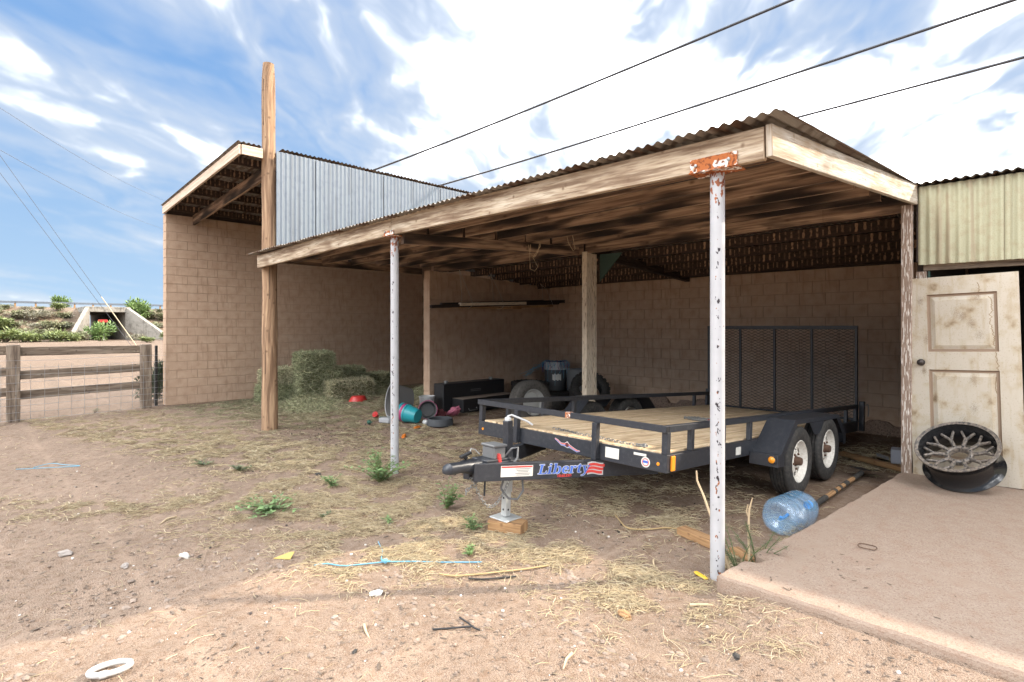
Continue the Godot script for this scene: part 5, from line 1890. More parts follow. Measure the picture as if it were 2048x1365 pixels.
	var bk := Transform3D(tilt(Vector3(0.75, 0.12, 0.55)), P(-8.22, 0.15, 6.14))
	bucket(m, bk, 0.12, 0.155, 0.26)
	part(o, "pail", m, M.grey_plastic)
	m = MB.new()
	lathe(m, bk, [Vector2(0.166, 0.235), Vector2(0.170, 0.25), Vector2(0.166, 0.266), Vector2(0.160, 0.266)], 28)
	part(o, "rim", m, M.pink)
	m = MB.new()
	lathe(m, Transform3D(Basis(), P(-7.42, 0.0, 5.80)), [Vector2(0, 0.004), Vector2(0.205, 0.004), Vector2(0.222, 0.02), Vector2(0.208, 0.125), Vector2(0.200, 0.130), Vector2(0.185, 0.122), Vector2(0.190, 0.03), Vector2(0.0, 0.026)], 36)
	single("rubber_feed_pan", "low round dark rubber feed pan on the dirt right of the buckets", "feed pan", m, M.light_grey, P(-7.42, 0, 5.80))
	(get_child(get_child_count() - 1) as MeshInstance3D).material_override = mat(lin(0.05, 0.054, 0.06), 0.7)
	m = MB.new()
	lathe(m, Transform3D(Basis(), P(-11.15, 0.0, 6.42)), [Vector2(0.20, 0.02), Vector2(0.205, 0.0), Vector2(0.195, 0.03), Vector2(0.15, 0.11), Vector2(0.14, 0.12), Vector2(0.0, 0.12)], 24)
	single("feed_bowl", "red plastic feed bowl upside down in front of the pale bale", "bowl", m, M.red, P(-11.15, 0, 6.42))
	m = MB.new()
	lathe(m, Transform3D(tilt(Vector3(0.3, 0.5, 0.7)), P(-8.75, 0.05, 5.42)), [Vector2(0.0, 0.0), Vector2(0.03, 0.0), Vector2(0.055, 0.09), Vector2(0.05, 0.09), Vector2(0.0, 0.03)], 14)
	single("scoop", "small red scoop lying left of the grey tub", "scoop", m, M.red, P(-8.75, 0, 5.42))
	o = thing("sprinkler", "dark green hose nozzle on the dirt left of the white pipe", "nozzle", P(-8.3, 0, 5.05))
	m = MB.new()
	lathe(m, Transform3D(tilt(Vector3(0.6, 0.1, 0.2)), P(-8.36, 0.04, 5.02)), [Vector2(0, -0.04), Vector2(0.03, -0.03), Vector2(0.04, 0), Vector2(0.03, 0.03), Vector2(0.012, 0.05), Vector2(0.012, 0.2), Vector2(0.0, 0.2)], 14)
	part(o, "nozzle_body", m, M.green)
	m = MB.new()
	bar(m, P(-8.62, 0.05, 5.40), P(-8.30, 0.07, 5.46), 0.05, 0.03)
	single("broken_trowel", "grey-green garden trowel lying under the grey tub", "trowel", m, M.dark_green, P(-8.45, 0, 5.43))
	m = MB.new()
	box(m, Transform3D(Basis(Vector3.UP, 0.3), P(-8.3, 0.045, 5.32)), Vector3(0.24, 0.09, 0.16), 0.02)
	single("folded_sack", "pale grey folded sack on the dirt by the white pipe", "sack", m, M.light_grey, P(-8.3, 0, 5.32))
	var r := RandomNumberGenerator.new()
	r.seed = 61
	m = MB.new()
	lump(m, Transform3D(Basis(), P(-8.08, 0.06, 6.30)), Vector3(0.17, 0.09, 0.12), 12, 8, 0.2, r)
	single("cloth", "crumpled maroon cloth on the dirt beside the wall end", "cloth", m, M.maroon, P(-8.08, 0, 6.30))
	m = MB.new()
	lump(m, Transform3D(Basis(Vector3.BACK, 0.5), P(-8.02, 0.09, 6.60)), Vector3(0.17, 0.07, 0.12), 12, 8, 0.22, r)
	o = single("plastic_bag", "crumpled pink and white bag beside the black step box", "bag", m, mat(lin(0.40, 0.12, 0.18), 0.5), P(-8.02, 0, 6.60))
	for q in [[-7.46, 5.36, "orange plastic scrap on the dirt in front of the feed pan"], [-7.02, 4.80, "orange plastic scrap nearest the white pipe"]]:
		m = MB.new()
		lump(m, Transform3D(Basis(Vector3.UP, q[0]), P(q[0], 0.022, q[1])), Vector3(0.10, 0.025, 0.03), 10, 6, 0.3, r)
		single("plastic_scrap", q[2], "scrap", m, M.orange, P(q[0], 0, q[1]), "orange plastic scraps")
	m = MB.new()
	lathe(m, Transform3D(tilt(Vector3(1, 0.05, 0.4)), P(-7.72, 0.04, 5.70)), [Vector2(0, 0), Vector2(0.04, 0), Vector2(0.045, 0.08), Vector2(0.03, 0.11), Vector2(0.02, 0.12), Vector2(0, 0.12)], 14)
	single("plastic_bottle", "small white plastic bottle lying against the feed pan", "bottle", m, M.white, P(-7.72, 0, 5.70))
	# black steel step box along the partition
	o = thing("steel_step_box", "black L-shaped steel tank box with a dusty step along the partition wall", "tank", P(-8.3, 0, 7.5))
	m = MB.new()
	at_box(m, Vector3(-8.72, 0.02, 6.66), Vector3(-8.42, 0.555, 8.30), 0.012)
	part(o, "tall_tank", m, M.black_plain)
	m = MB.new()
	at_box(m, Vector3(-8.415, 0.02, 6.86), Vector3(-8.08, 0.275, 8.30), 0.012)
	var st := part(o, "step_tank", m, M.black_plain)
	m = MB.new()
	at_box(m, Vector3(-8.41, 0.276, 6.87), Vector3(-8.085, 0.280, 8.29), 0.0)
	part(st, "dust_layer", m, mat(lin(0.22, 0.17, 0.135), 0.95))
	m = MB.new()
	tube(m, [P(-8.078, 0.10, 7.0), P(-8.05, 0.06, 7.0), P(-8.05, 0.06, 7.2), P(-8.078, 0.10, 7.2)], 0.008, 6)
	part(st, "handle", m, M.steel)
	for d in [6.85, 8.05]:
		m = MB.new()
		lathe(m, Transform3D(Basis(), P(-8.58, 0.555, d)), [Vector2(0.035, 0), Vector2(0.035, 0.02), Vector2(0.045, 0.022), Vector2(0.045, 0.045), Vector2(0, 0.05)], 16)
		part(o, "filler_cap", m, M.steel)
	for k in 2:
		m = MB.new()
		at_box(m, Vector3(-8.421, 0.40 - 0.03 * k, 7.35), Vector3(-8.416, 0.412 - 0.03 * k, 7.62), 0.0)
		part(o, "weld_line", m, M.grey_plastic)
	# tyres in the corner
	var tg := "old tyres in the shed corner"
	var tl := [
		[Vector3(-8.10, 0.355, 8.75), Vector3(0.05, 1, 0.02), 0.40, 0.27, 22, "off-road tyre lying on top of the stack by the step box"],
		[Vector3(-8.10, 0.105, 8.75), Vector3(0.0, 1, 0.0), 0.36, 0.21, 0, "worn tyre lying at the bottom of the stack by the step box"],
		[Vector3(-7.98, 0.13, 9.60), Vector3(0, 1, 0.02), 0.37, 0.25, 0, "tyre lying flat under the barrels"],
		[Vector3(-7.42, 0.12, 8.55), Vector3(0.04, 1, 0), 0.36, 0.22, 0, "tyre lying on the dirt in front of the barrels"],
		[Vector3(-6.90, 0.345, 9.25), Vector3(0.62, 0.62, 0.50), 0.40, 0.28, 22, "off-road tyre leaning behind the square post"]]
	for q in tl:
		m = MB.new()
		tyre(m, Transform3D(tilt(q[1]), P(q[0].x, q[0].y, q[0].z)), q[2], q[3], q[2] * 0.58, 40, q[4])
		single("old_tyre", q[5], "tyre", m, M.rubber, P(q[0].x, 0, q[0].z), tg)
	# standing wheel beyond the trailer
	var wx := Transform3D(tilt(Vector3(0.86, 0.10, 0.18)), P(-6.42, 0.375, 6.95))
	o = thing("truck_wheel", "dusty wheel with pale rim standing upright beyond the trailer rail", "wheel", P(-6.42, 0, 6.95))
	m = MB.new()
	tyre(m, wx, 0.38, 0.25, 0.215, 48)
	part(o, "tyre", m, M.dusty_rubber)
	m = MB.new()
	lathe(m, wx, [Vector2(0.205, -0.11), Vector2(0.19, 0.0), Vector2(0.2, 0.06), Vector2(0.222, 0.105), Vector2(0.215, 0.112), Vector2(0.19, 0.07), Vector2(0.17, 0.03), Vector2(0.10, 0.045), Vector2(0.06, 0.05), Vector2(0.0, 0.05)], 40)
	part(o, "rim", m, mat(lin(0.42, 0.42, 0.40), 0.6))
	# barrels with twine
	o = thing("barrel", "dark grey plastic barrel with a torn white label and tangled twine over its rim", "barrel", P(-8.02, 0.26, 9.55), "barrels in the shed corner")
	m = MB.new()
	bucket(m, Transform3D(Basis(), P(-8.02, 0.262, 9.50)), 0.225, 0.255, 0.62, 0.006)
	part(o, "drum", m, mat(lin(0.075, 0.078, 0.082), 0.6))
	m = MB.new()
	lathe(m, Transform3D(Basis(), P(-8.02, 0.262, 9.50)), [Vector2(0.2535, 0.455), Vector2(0.2635, 0.60), Vector2(0.268, 0.625), Vector2(0.262, 0.628), Vector2(0.255, 0.615)], 36)
	part(o, "white_rim_band", m, M.white)
	m = MB.new()
	for i in 8:
		var q := []
		for e in [i, i + 1]:
			var a: float = lerpf(0.35, 1.15, e / 8.0)
			for hh in [0.22 + 0.012 * ((e * 7) % 3), 0.38 - 0.015 * ((e * 5) % 3)]:
				var rr: float = 0.2285 + 0.03 * hh / 0.62 + 0.004
				q.append(P(-8.02 + rr * cos(a), 0.262 + hh, 9.50 - rr * sin(a)))
		m.flat(q[0], q[2], q[3], q[1], Vector3(0.7, 0, 0.7))
	part(o, "torn_label", m, M.paper)
	m = MB.new()
	bucket(m, Transform3D(Basis(), P(-7.62, 0.268, 9.78)), 0.24, 0.26, 0.46, 0.006)
	single("barrel", "plain grey plastic tub standing right of the labelled barrel", "barrel", m, mat(lin(0.16, 0.16, 0.16), 0.6), P(-7.62, 0.26, 9.78), "barrels in the shed corner")
	var tw := thing("twine_tangle", "tangle of blue and pink baling twine hanging over the labelled barrel", "twine", P(-8.02, 0.85, 9.50))
	for q in [[M.twine_blue, 26, 1], [mat(lin(0.45, 0.14, 0.20), 0.7), 9, 2], [mat(lin(0.03, 0.06, 0.20), 0.7), 10, 3]]:
		m = MB.new()
		r.seed = q[2]
		for k in q[1]:
			var a := r.randf_range(-0.9, 2.4)
			var p := []
			var rr := 0.0
			for j in 7:
				rr = 0.15 + 0.030 * j + r.randf_range(-0.02, 0.03)
				if j > 3: rr = 0.285 + r.randf_range(-0.006, 0.04)
				a += r.randf_range(-0.16, 0.16)
				var y := 0.90 if j < 4 else 0.90 - (j - 3) * r.randf_range(0.02, 0.09)
				p.append(P(-8.02 + rr * cos(a), y + r.randf_range(0, 0.02), 9.50 - rr * sin(a)))
			tube(m, p, 0.004, 4)
		part(tw, "strands", m, q[0])
	m = MB.new()
	for q in [[0.2, 0.35], [0.9, 0.5], [1.5, 0.42]]:
		var p := []
		for j in 8: p.append(P(-8.02 + 0.285 * cos(q[0] + 0.02 * sin(j * 2.0)), 0.88 - q[1] * j / 7.0, 9.50 - 0.285 * sin(q[0] + 0.03 * sin(j * 1.3))))
		tube(m, p, 0.003, 4)
	for k in 9:
		var p := []
		for j in 7: p.append(P(-8.18 - 0.055 * j + r.randf_range(-0.06, 0.06), 0.86 - 0.05 * j + r.randf_range(-0.05, 0.06), 9.30 - 0.05 * j + r.randf_range(-0.12, 0.12)))
		tube(m, p, 0.0025, 4)
	part(tw, "loose_ends", m, M.twine_blue)
	# boards slung under the roof
	var bl := [
		[-8.28, 2.03, 6.25, -8.15, 2.20, 9.75, 0.07, 0.06, "dark_wood", "long dark board, outermost in the slung bundle"],
		[-8.22, 2.09, 6.9, -8.10, 2.16, 8.6, 0.09, 0.06, "cream", "pale painted board in the bundle slung under the roof"],
		[-8.34, 2.04, 7.0, -8.25, 2.06, 8.6, 0.10, 0.04, "tan_wood", "tan board under the pale one in the slung bundle"],
		[-8.42, 2.09, 6.6, -8.32, 2.24, 9.4, 0.08, 0.05, "dark_wood", "dark board at the back of the slung bundle"],
		[-8.30, 2.13, 7.6, -8.20, 2.245, 10.0, 0.09, 0.07, "dark_wood", "dark board at the far end of the slung bundle"],
		[-8.20, 2.07, 8.3, -8.12, 2.13, 9.5, 0.06, 0.045, "tan_wood", "short tan board at the far end of the slung bundle"]]
	for q in bl:
		m = MB.new()
		bar(m, P(q[0], q[1], q[2]), P(q[3], q[4], q[5]), q[6], q[7], Vector3.UP, 0.003, Vector2(q[1], q[2]))
		single("slung_board", q[9], "board", m, M[q[8]], P(q[0], q[1], q[2]), "boards slung under the shed roof")
	for q in [[-8.2, 7.15, "wire sling round the near end of the hanging boards"], [-8.2, 8.0, "wire sling round the middle of the hanging boards"], [-8.15, 9.5, "wire sling round the far end of the hanging boards"]]:
		m = MB.new()
		tube(m, [P(q[0] - 0.1, roofh(q[0], q[1] - 0.2) - 0.14, q[1] - 0.25), P(q[0] - 0.05, 2.5, q[1] - 0.1), P(q[0] + 0.02, 2.22, q[1]), P(q[0] + 0.05, 2.08, q[1] + 0.02), P(q[0] - 0.1, 2.01, q[1] + 0.02), P(q[0] - 0.27, 2.08, q[1]), P(q[0] - 0.2, 2.3, q[1] - 0.05), P(q[0] - 0.1, roofh(q[0], q[1] - 0.2) - 0.14, q[1] - 0.2)], 0.004, 5)
		single("wire_sling", q[2], "wire", m, M.pale_wire, P(q[0], 2.5, q[1]), "wire slings holding the boards")
	# loops of wire hanging in front of the middle post
	m = MB.new()
	tube(m, [P(-4.62, 2.66, 5.0), P(-4.63, 2.55, 5.0), P(-4.55, 2.50, 5.0), P(-4.50, 2.56, 5.0), P(-4.47, 2.66, 5.0)], 0.003, 5)
	tube(m, [P(-4.65, 2.66, 5.0), P(-4.62, 2.36, 5.0), P(-4.55, 2.33, 5.0), P(-4.50, 2.38, 5.0), P(-4.58, 2.50, 5.0), P(-4.46, 2.62, 5.0), P(-4.46, 2.66, 5.0)], 0.003, 5)
	single("hanging_wire", "tangled wire loop hanging from the joists left of the square post", "wire", m, M.twig, P(-4.55, 2.6, 5.0), "wires hanging from the joists")
	m = MB.new()
	tube(m, [P(-4.05, 2.70, 5.0), P(-4.03, 2.62, 5.0), P(-3.96, 2.52, 5.0), P(-3.93, 2.54, 5.0), P(-3.97, 2.70, 5.0)], 0.003, 5)
	single("hanging_wire", "short bent wire hanging from the joists above the square post", "wire", m, M.twig, P(-4.0, 2.7, 5.0), "wires hanging from the joists")

func make_right_bits() -> void:
	var o := thing("digging_bar", "black and tan taped tool handle with a black blade behind the jug", "tool", P(-1.6, 0.05, 6.3))
	var a := P(-1.60, 0.035, 5.42)
	var b := P(-1.545, 0.075, 6.95)
	var k := 0
	for q in [[0.0, 0.26, "rubber"], [0.26, 0.40, "tan_wood"], [0.40, 0.44, "rubber"], [0.44, 0.50, "tan_wood"], [0.50, 0.54, "rubber"], [0.54, 0.60, "tan_wood"], [0.60, 0.68, "rubber"], [0.68, 0.80, "tan_wood"], [0.80, 1.0, "rubber"]]:
		var m := MB.new()
		tube(m, [a.lerp(b, q[0]), a.lerp(b, q[1])], 0.024 if q[2] == "tan_wood" else 0.0255, 14)
		part(o, "handle_band", m, M[q[2]])
	var m := MB.new()
	for i in 6:
		var q := []
		for e in [i, i + 1]:
			var f: float = e / 6.0
			var w := 0.24 * (1.0 - 0.4 * pow(f, 3))
			for s in [-1.0, 0.0, 1.0]:
				q.append(b + Vector3(w * 0.5 * s + 0.02 * f, 0.03 - 0.05 * f + 0.02 * s * s, -0.27 * f))
		for w in 2:
			m.flat(q[w], q[w + 1], q[w + 4], q[w + 3], Vector3.UP)
			m.flat(q[w] - Vector3(0, 0.003, 0), q[w + 1] - Vector3(0, 0.003, 0), q[w + 4] - Vector3(0, 0.003, 0), q[w + 3] - Vector3(0, 0.003, 0), Vector3.DOWN)
	part(o, "blade", m, M.black_plain)
	m = MB.new()
	bar(m, P(-2.0, 0.045, 8.0), P(-1.12, 0.05, 7.46), 0.09, 0.05, Vector3.UP, 0.005)
	single("timber", "tan timber lying on the dirt behind the trailer wheels", "timber", m, M.tan_wood, P(-1.55, 0, 7.75), "timbers on the dirt")
	m = MB.new()
	bar(m, P(-2.17, 0.03, 4.12), P(-1.82, 0.03, 4.02), 0.10, 0.06, Vector3.UP, 0.006)
	single("timber", "short tan board end lying left of the near white pipe", "timber", m, M.tan_wood, P(-2.0, 0, 4.08), "timbers on the dirt")
	m = MB.new()
	bar(m, P(-1.72, 0.02, 4.05), P(-1.52, 0.02, 3.93), 0.09, 0.04, Vector3.UP, 0.006)
	single("timber", "broken board piece among the dry stalks by the slab corner", "timber", m, M.tan_wood, P(-1.62, 0, 3.99), "timbers on the dirt")
	m = MB.new()
	box(m, Transform3D(Basis(Vector3.UP, 0.15), P(-1.36, 0.09, 8.12)), Vector3(0.26, 0.17, 0.2), 0.008)
	o = thing("carton", "small white carton on the dirt behind the flaking post", "box", P(-1.36, 0, 8.12))
	part(o, "box_body", m, mat(lin(0.46, 0.48, 0.54), 0.6))
	m = MB.new()
	bar(m, P(-1.50, 0.06, 8.03), P(-1.62, 0.09, 8.0), 0.18, 0.004)
	part(o, "flap", m, M.light_grey)

# ------------------------------------------------------------------ ground scraps
func make_scraps() -> void:
	var r := RandomNumberGenerator.new()
	r.seed = 73
	var line := func(pts: Array, rad: float) -> MB:
		var c := Curve3D.new()
		for p in pts: c.add_point(P(p[0], gh(p[0], p[1]) + p[2], p[1]))
		for i in range(1, pts.size() - 1):
			var t := (c.get_point_position(i + 1) - c.get_point_position(i - 1)) * 0.2
			c.set_point_in(i, -t)
			c.set_point_out(i, t)
		var q := []
		for p in c.tessellate(3, 6): q.append(p)
		var mm := MB.new()
		tube(mm, q, rad, 6)
		return mm
	var m: MB = line.call([[-3.68, 1.78, 0.012], [-3.62, 1.84, 0.02], [-3.50, 1.93, 0.016], [-3.36, 2.14, 0.02], [-3.22, 2.28, 0.016], [-3.06, 2.42, 0.014], [-2.88, 2.62, 0.012]], 0.0042)
	var o := thing("baling_twine", "bright blue twine with a knot lying on straw in the foreground", "twine", P(-3.3, 0, 2.2), "pieces of twine on the ground")
	part(o, "strand", m, M.twine_blue)
	m = line.call([[-3.75, 2.33, 0.012], [-3.56, 2.25, 0.02], [-3.40, 2.14, 0.022], [-3.34, 2.17, 0.02]], 0.004)
	part(o, "loose_end", m, M.twine_blue)
	m = MB.new()
	lump(m, Transform3D(Basis(), P(-3.36, 0.022, 2.14)), Vector3(0.03, 0.014, 0.02), 8, 6, 0.2, r)
	part(o, "knot", m, M.twine_blue)
	m = line.call([[-8.55, 0.55, 0.01], [-8.45, 0.75, 0.016], [-8.35, 0.95, 0.02], [-8.28, 1.1, 0.015], [-8.44, 0.98, 0.03], [-8.62, 0.86, 0.02], [-8.52, 0.7, 0.02]], 0.0038)
	single("baling_twine", "faded blue twine in the straw near the plank fence", "twine", m, M.twine_blue, P(-8.4, 0, 0.8), "pieces of twine on the ground")
	m = line.call([[-2.80, 4.12, 0.010], [-2.65, 3.98, 0.014], [-2.52, 3.90, 0.012], [-2.40, 3.98, 0.012], [-2.30, 4.12, 0.014], [-2.20, 4.18, 0.01]], 0.006)
	single("cord", "tan cord curling on the dirt under the trailer", "cord", m, M.twine_yellow, P(-2.5, 0, 4.0), "pieces of twine on the ground")
	m = line.call([[-2.95, 2.30, 0.012], [-2.83, 2.36, 0.012], [-2.70, 2.55, 0.014], [-2.60, 2.76, 0.014], [-2.52, 2.92, 0.012]], 0.006)
	single("cord", "yellow cord curving through the straw in the foreground", "cord", m, M.twine_yellow, P(-2.7, 0, 2.5), "pieces of twine on the ground")
	m = line.call([[-2.75, 2.38, 0.012], [-2.69, 2.44, 0.010], [-2.62, 2.54, 0.011], [-2.56, 2.63, 0.014]], 0.006)
	single("hose_scrap", "short curved black hose scrap above the yellow cord", "hose", m, M.rubber, P(-2.65, 0, 2.5))
	m = line.call([[-2.42, 1.84, 0.010], [-2.36, 1.92, 0.012], [-2.29, 2.02, 0.016]], 0.005)
	o = thing("forked_stick", "black forked strip lying on bare dirt in the foreground", "stick", P(-2.35, 0, 1.95))
	part(o, "stem", m, M.black_plain)
	m = line.call([[-2.42, 2.03, 0.010], [-2.34, 2.02, 0.014], [-2.27, 2.01, 0.016], [-2.25, 2.03, 0.008]], 0.005)
	part(o, "fork", m, M.black_plain)
	# white ring of plastic pipe
	m = MB.new()
	var pts := []
	for k in 25:
		var a := TAU * k / 24.0
		var e1 := 0.082 * cos(a)
		var e2 := 0.046 * sin(a)
		pts.append(P(-3.205 + 0.27 * e1 - 0.963 * e2, 0.018 + gh(-3.205, 0.54), 0.54 + 0.963 * e1 + 0.27 * e2))
	tube(m, pts, 0.0135, 10, false)
	o = thing("pipe_ring", "white plastic pipe bent into a ring on the dirt, lower left corner", "pipe ring", P(-3.205, 0, 0.54))
	part(o, "ring", m, M.white)
	m = MB.new()
	lathe(m, Transform3D(tilt(Vector3(-0.3, 0, 1)), pts[17]), [Vector2(0.0165, -0.016), Vector2(0.0175, 0), Vector2(0.0165, 0.016)], 12)
	part(o, "joint", m, M.white)
	m = MB.new()
	var wp := []
	for k in 21:
		var a := TAU * k / 20.0 * 0.96
		wp.append(P(-0.94 + 0.055 * cos(a), 0.150 + 0.012 * (4.38 - 3.3) + 0.002 * sin(a * 3), 4.38 + 0.05 * sin(a)))
	tube(m, wp, 0.0032, 6)
	single("wire_ring", "small rusty wire ring lying on the concrete slab", "wire", m, M.hub, P(-0.94, 0.15, 4.38))
	# stones, chips and scraps
	for q in [[-5.16, 0.6, 0.055, "stone", "grey stone on bare dirt at the far left"], [-4.55, 0.85, 0.04, "stone", "small stone in the shade left of the yellow scrap"], [-2.95, 1.55, 0.022, "stone", "grey pebble below the blue twine"], [-1.42, 2.05, 0.03, "stone", "dark lump on the sunlit dirt right of the forked strip"], [-4.5, 1.2, 0.05, "paper", "pale chip of plaster on the shaded dirt"], [-3.0, 1.85, 0.045, "paper", "white chip on the dirt under the blue twine"], [-1.78, 2.72, 0.05, "tan_wood", "bark chunk in the straw before the near white pipe"], [-5.9, 2.9, 0.04, "rubber", "black scrap on the dirt between the weeds"], [-2.55, 1.45, 0.02, "rubber", "black chip on the dirt below the forked strip"], [-1.15, 2.75, 0.03, "rubber", "black chip beside the slab front edge"]]:
		var m2 := MB.new()
		lump(m2, Transform3D(Basis(Vector3.UP, q[0] * 9.0), P(q[0], gh(q[0], q[1]) + q[2] * 0.2, q[1])), Vector3(q[2], q[2] * 0.4, q[2] * 0.6), 9, 6, 0.22, r)
		single("stone" if q[3] == "stone" else "scrap", q[4], "stone" if q[3] == "stone" else "scrap", m2, M[q[3]], P(q[0], 0, q[1]))
	m = MB.new()
	m.flat(P(-3.98, 0.012, 1.62), P(-3.88, 0.012, 1.70), P(-3.90, 0.05, 1.74), P(-3.94, 0.04, 1.72), Vector3.UP)
	m.flat(P(-3.98, 0.008, 1.62), P(-3.88, 0.008, 1.70), P(-3.90, 0.046, 1.74), P(-3.94, 0.036, 1.72), Vector3.DOWN)
	single("plastic_scrap", "yellow plastic scrap on the dirt left of the blue twine", "scrap", m, mat(lin(0.42, 0.30, 0.07), 0.5), P(-3.93, 0, 1.68))
	m = MB.new()
	bar(m, P(-1.74, 0.02, 3.50), P(-1.64, 0.015, 3.46), 0.03, 0.012)
	single("plastic_scrap", "yellow strip at the foot of the near white pipe", "scrap", m, mat(lin(0.65, 0.42, 0.04), 0.5), P(-1.68, 0, 3.48))
	# fallen sticks
	for q in [[-2.75, 1.62, 0.35, 0.18, "pale bent stick on the dirt in the foreground centre"], [-1.75, 2.2, 1.2, 0.14, "short stick on the dirt at the bottom right of centre"], [-1.55, 3.05, -0.6, 0.2, "thin stick against the slab front"], [-5.5, 1.4, 0.9, 0.2, "twig on the shaded dirt in the left yard"], [-2.05, 3.5, 1.0, 0.12, "pale twig on the dirt left of the near white pipe"]]:
		var a := P(q[0], gh(q[0], q[1]) + 0.008, q[1])
		var d := Vector3(cos(q[2]), 0, sin(q[2]))
		var m2 := MB.new()
		tube(m2, [a, a + d * q[3] * 0.5 + Vector3(0, 0.015, 0.01), a + d * q[3]], [0.009, 0.007, 0.003], 6)
		single("stick", q[4], "stick", m2, M.twig, a, "sticks on the dirt")

# ------------------------------------------------------------------ plants
func leaf(m: MB, at: Vector3, dir: Vector3, up: Vector3, len: float, wid: float) -> void:
	var x := dir.normalized()
	var z := x.cross(up).normalized()
	var n := z.cross(x).normalized()
	var a := at
	var b := at + x * len * 0.45 + z * wid * 0.5
	var c := at + x * len - n * len * 0.12
	var d := at + x * len * 0.45 - z * wid * 0.5
	m.tri(a, b, c, n, n, n, Vector2.ZERO, Vector2.ONE, Vector2.ONE)
	m.tri(a, c, d, n, n, n, Vector2.ZERO, Vector2.ONE, Vector2.ONE)

func weed(label: String, at: Vector3, rad: float, high: float, stems: int, lf: float, sd: int, col := Color(0.13, 0.21, 0.075)) -> void:
	var o := thing("weed", label, "weed", at, "weeds in the yard")
	var r := RandomNumberGenerator.new()
	r.seed = sd
	var ms := MB.new()
	var ml := MB.new()
	ml.colored = true
	for k in stems:
		var a := r.randf() * TAU
		var reach := rad * sqrt(r.randf())
		var tip := Vector3(cos(a) * reach, high * r.randf_range(0.45, 1.0) * (1.0 - 0.35 * reach / rad), sin(a) * reach)
		var mid := Vector3(tip.x * 0.4, tip.y * 0.62, tip.z * 0.4)
		tube(ms, [at, at + mid, at + tip], [0.004, 0.003, 0.0015], 5)
		var n := int(r.randf_range(9, 15))
		for i in n:
			var f := 0.18 + 0.82 * i / n
			var p := at + (mid * (f / 0.5) if f < 0.5 else mid.lerp(tip, (f - 0.5) * 2.0))
			var da := r.randf() * TAU
			var dir := Vector3(cos(da), r.randf_range(-0.1, 0.6), sin(da))
			ml.tint = col * r.randf_range(0.65, 1.5)
			ml.tint.a = 1.0
			var s := lf * r.randf_range(0.6, 1.25) * (1.15 - 0.4 * f)
			leaf(ml, p, dir, Vector3.UP, s, s * 0.55)
	part(o, "stems", ms, mat(lin(0.16, 0.19, 0.07), 0.8))
	part(o, "leaves", ml, M.leaf)

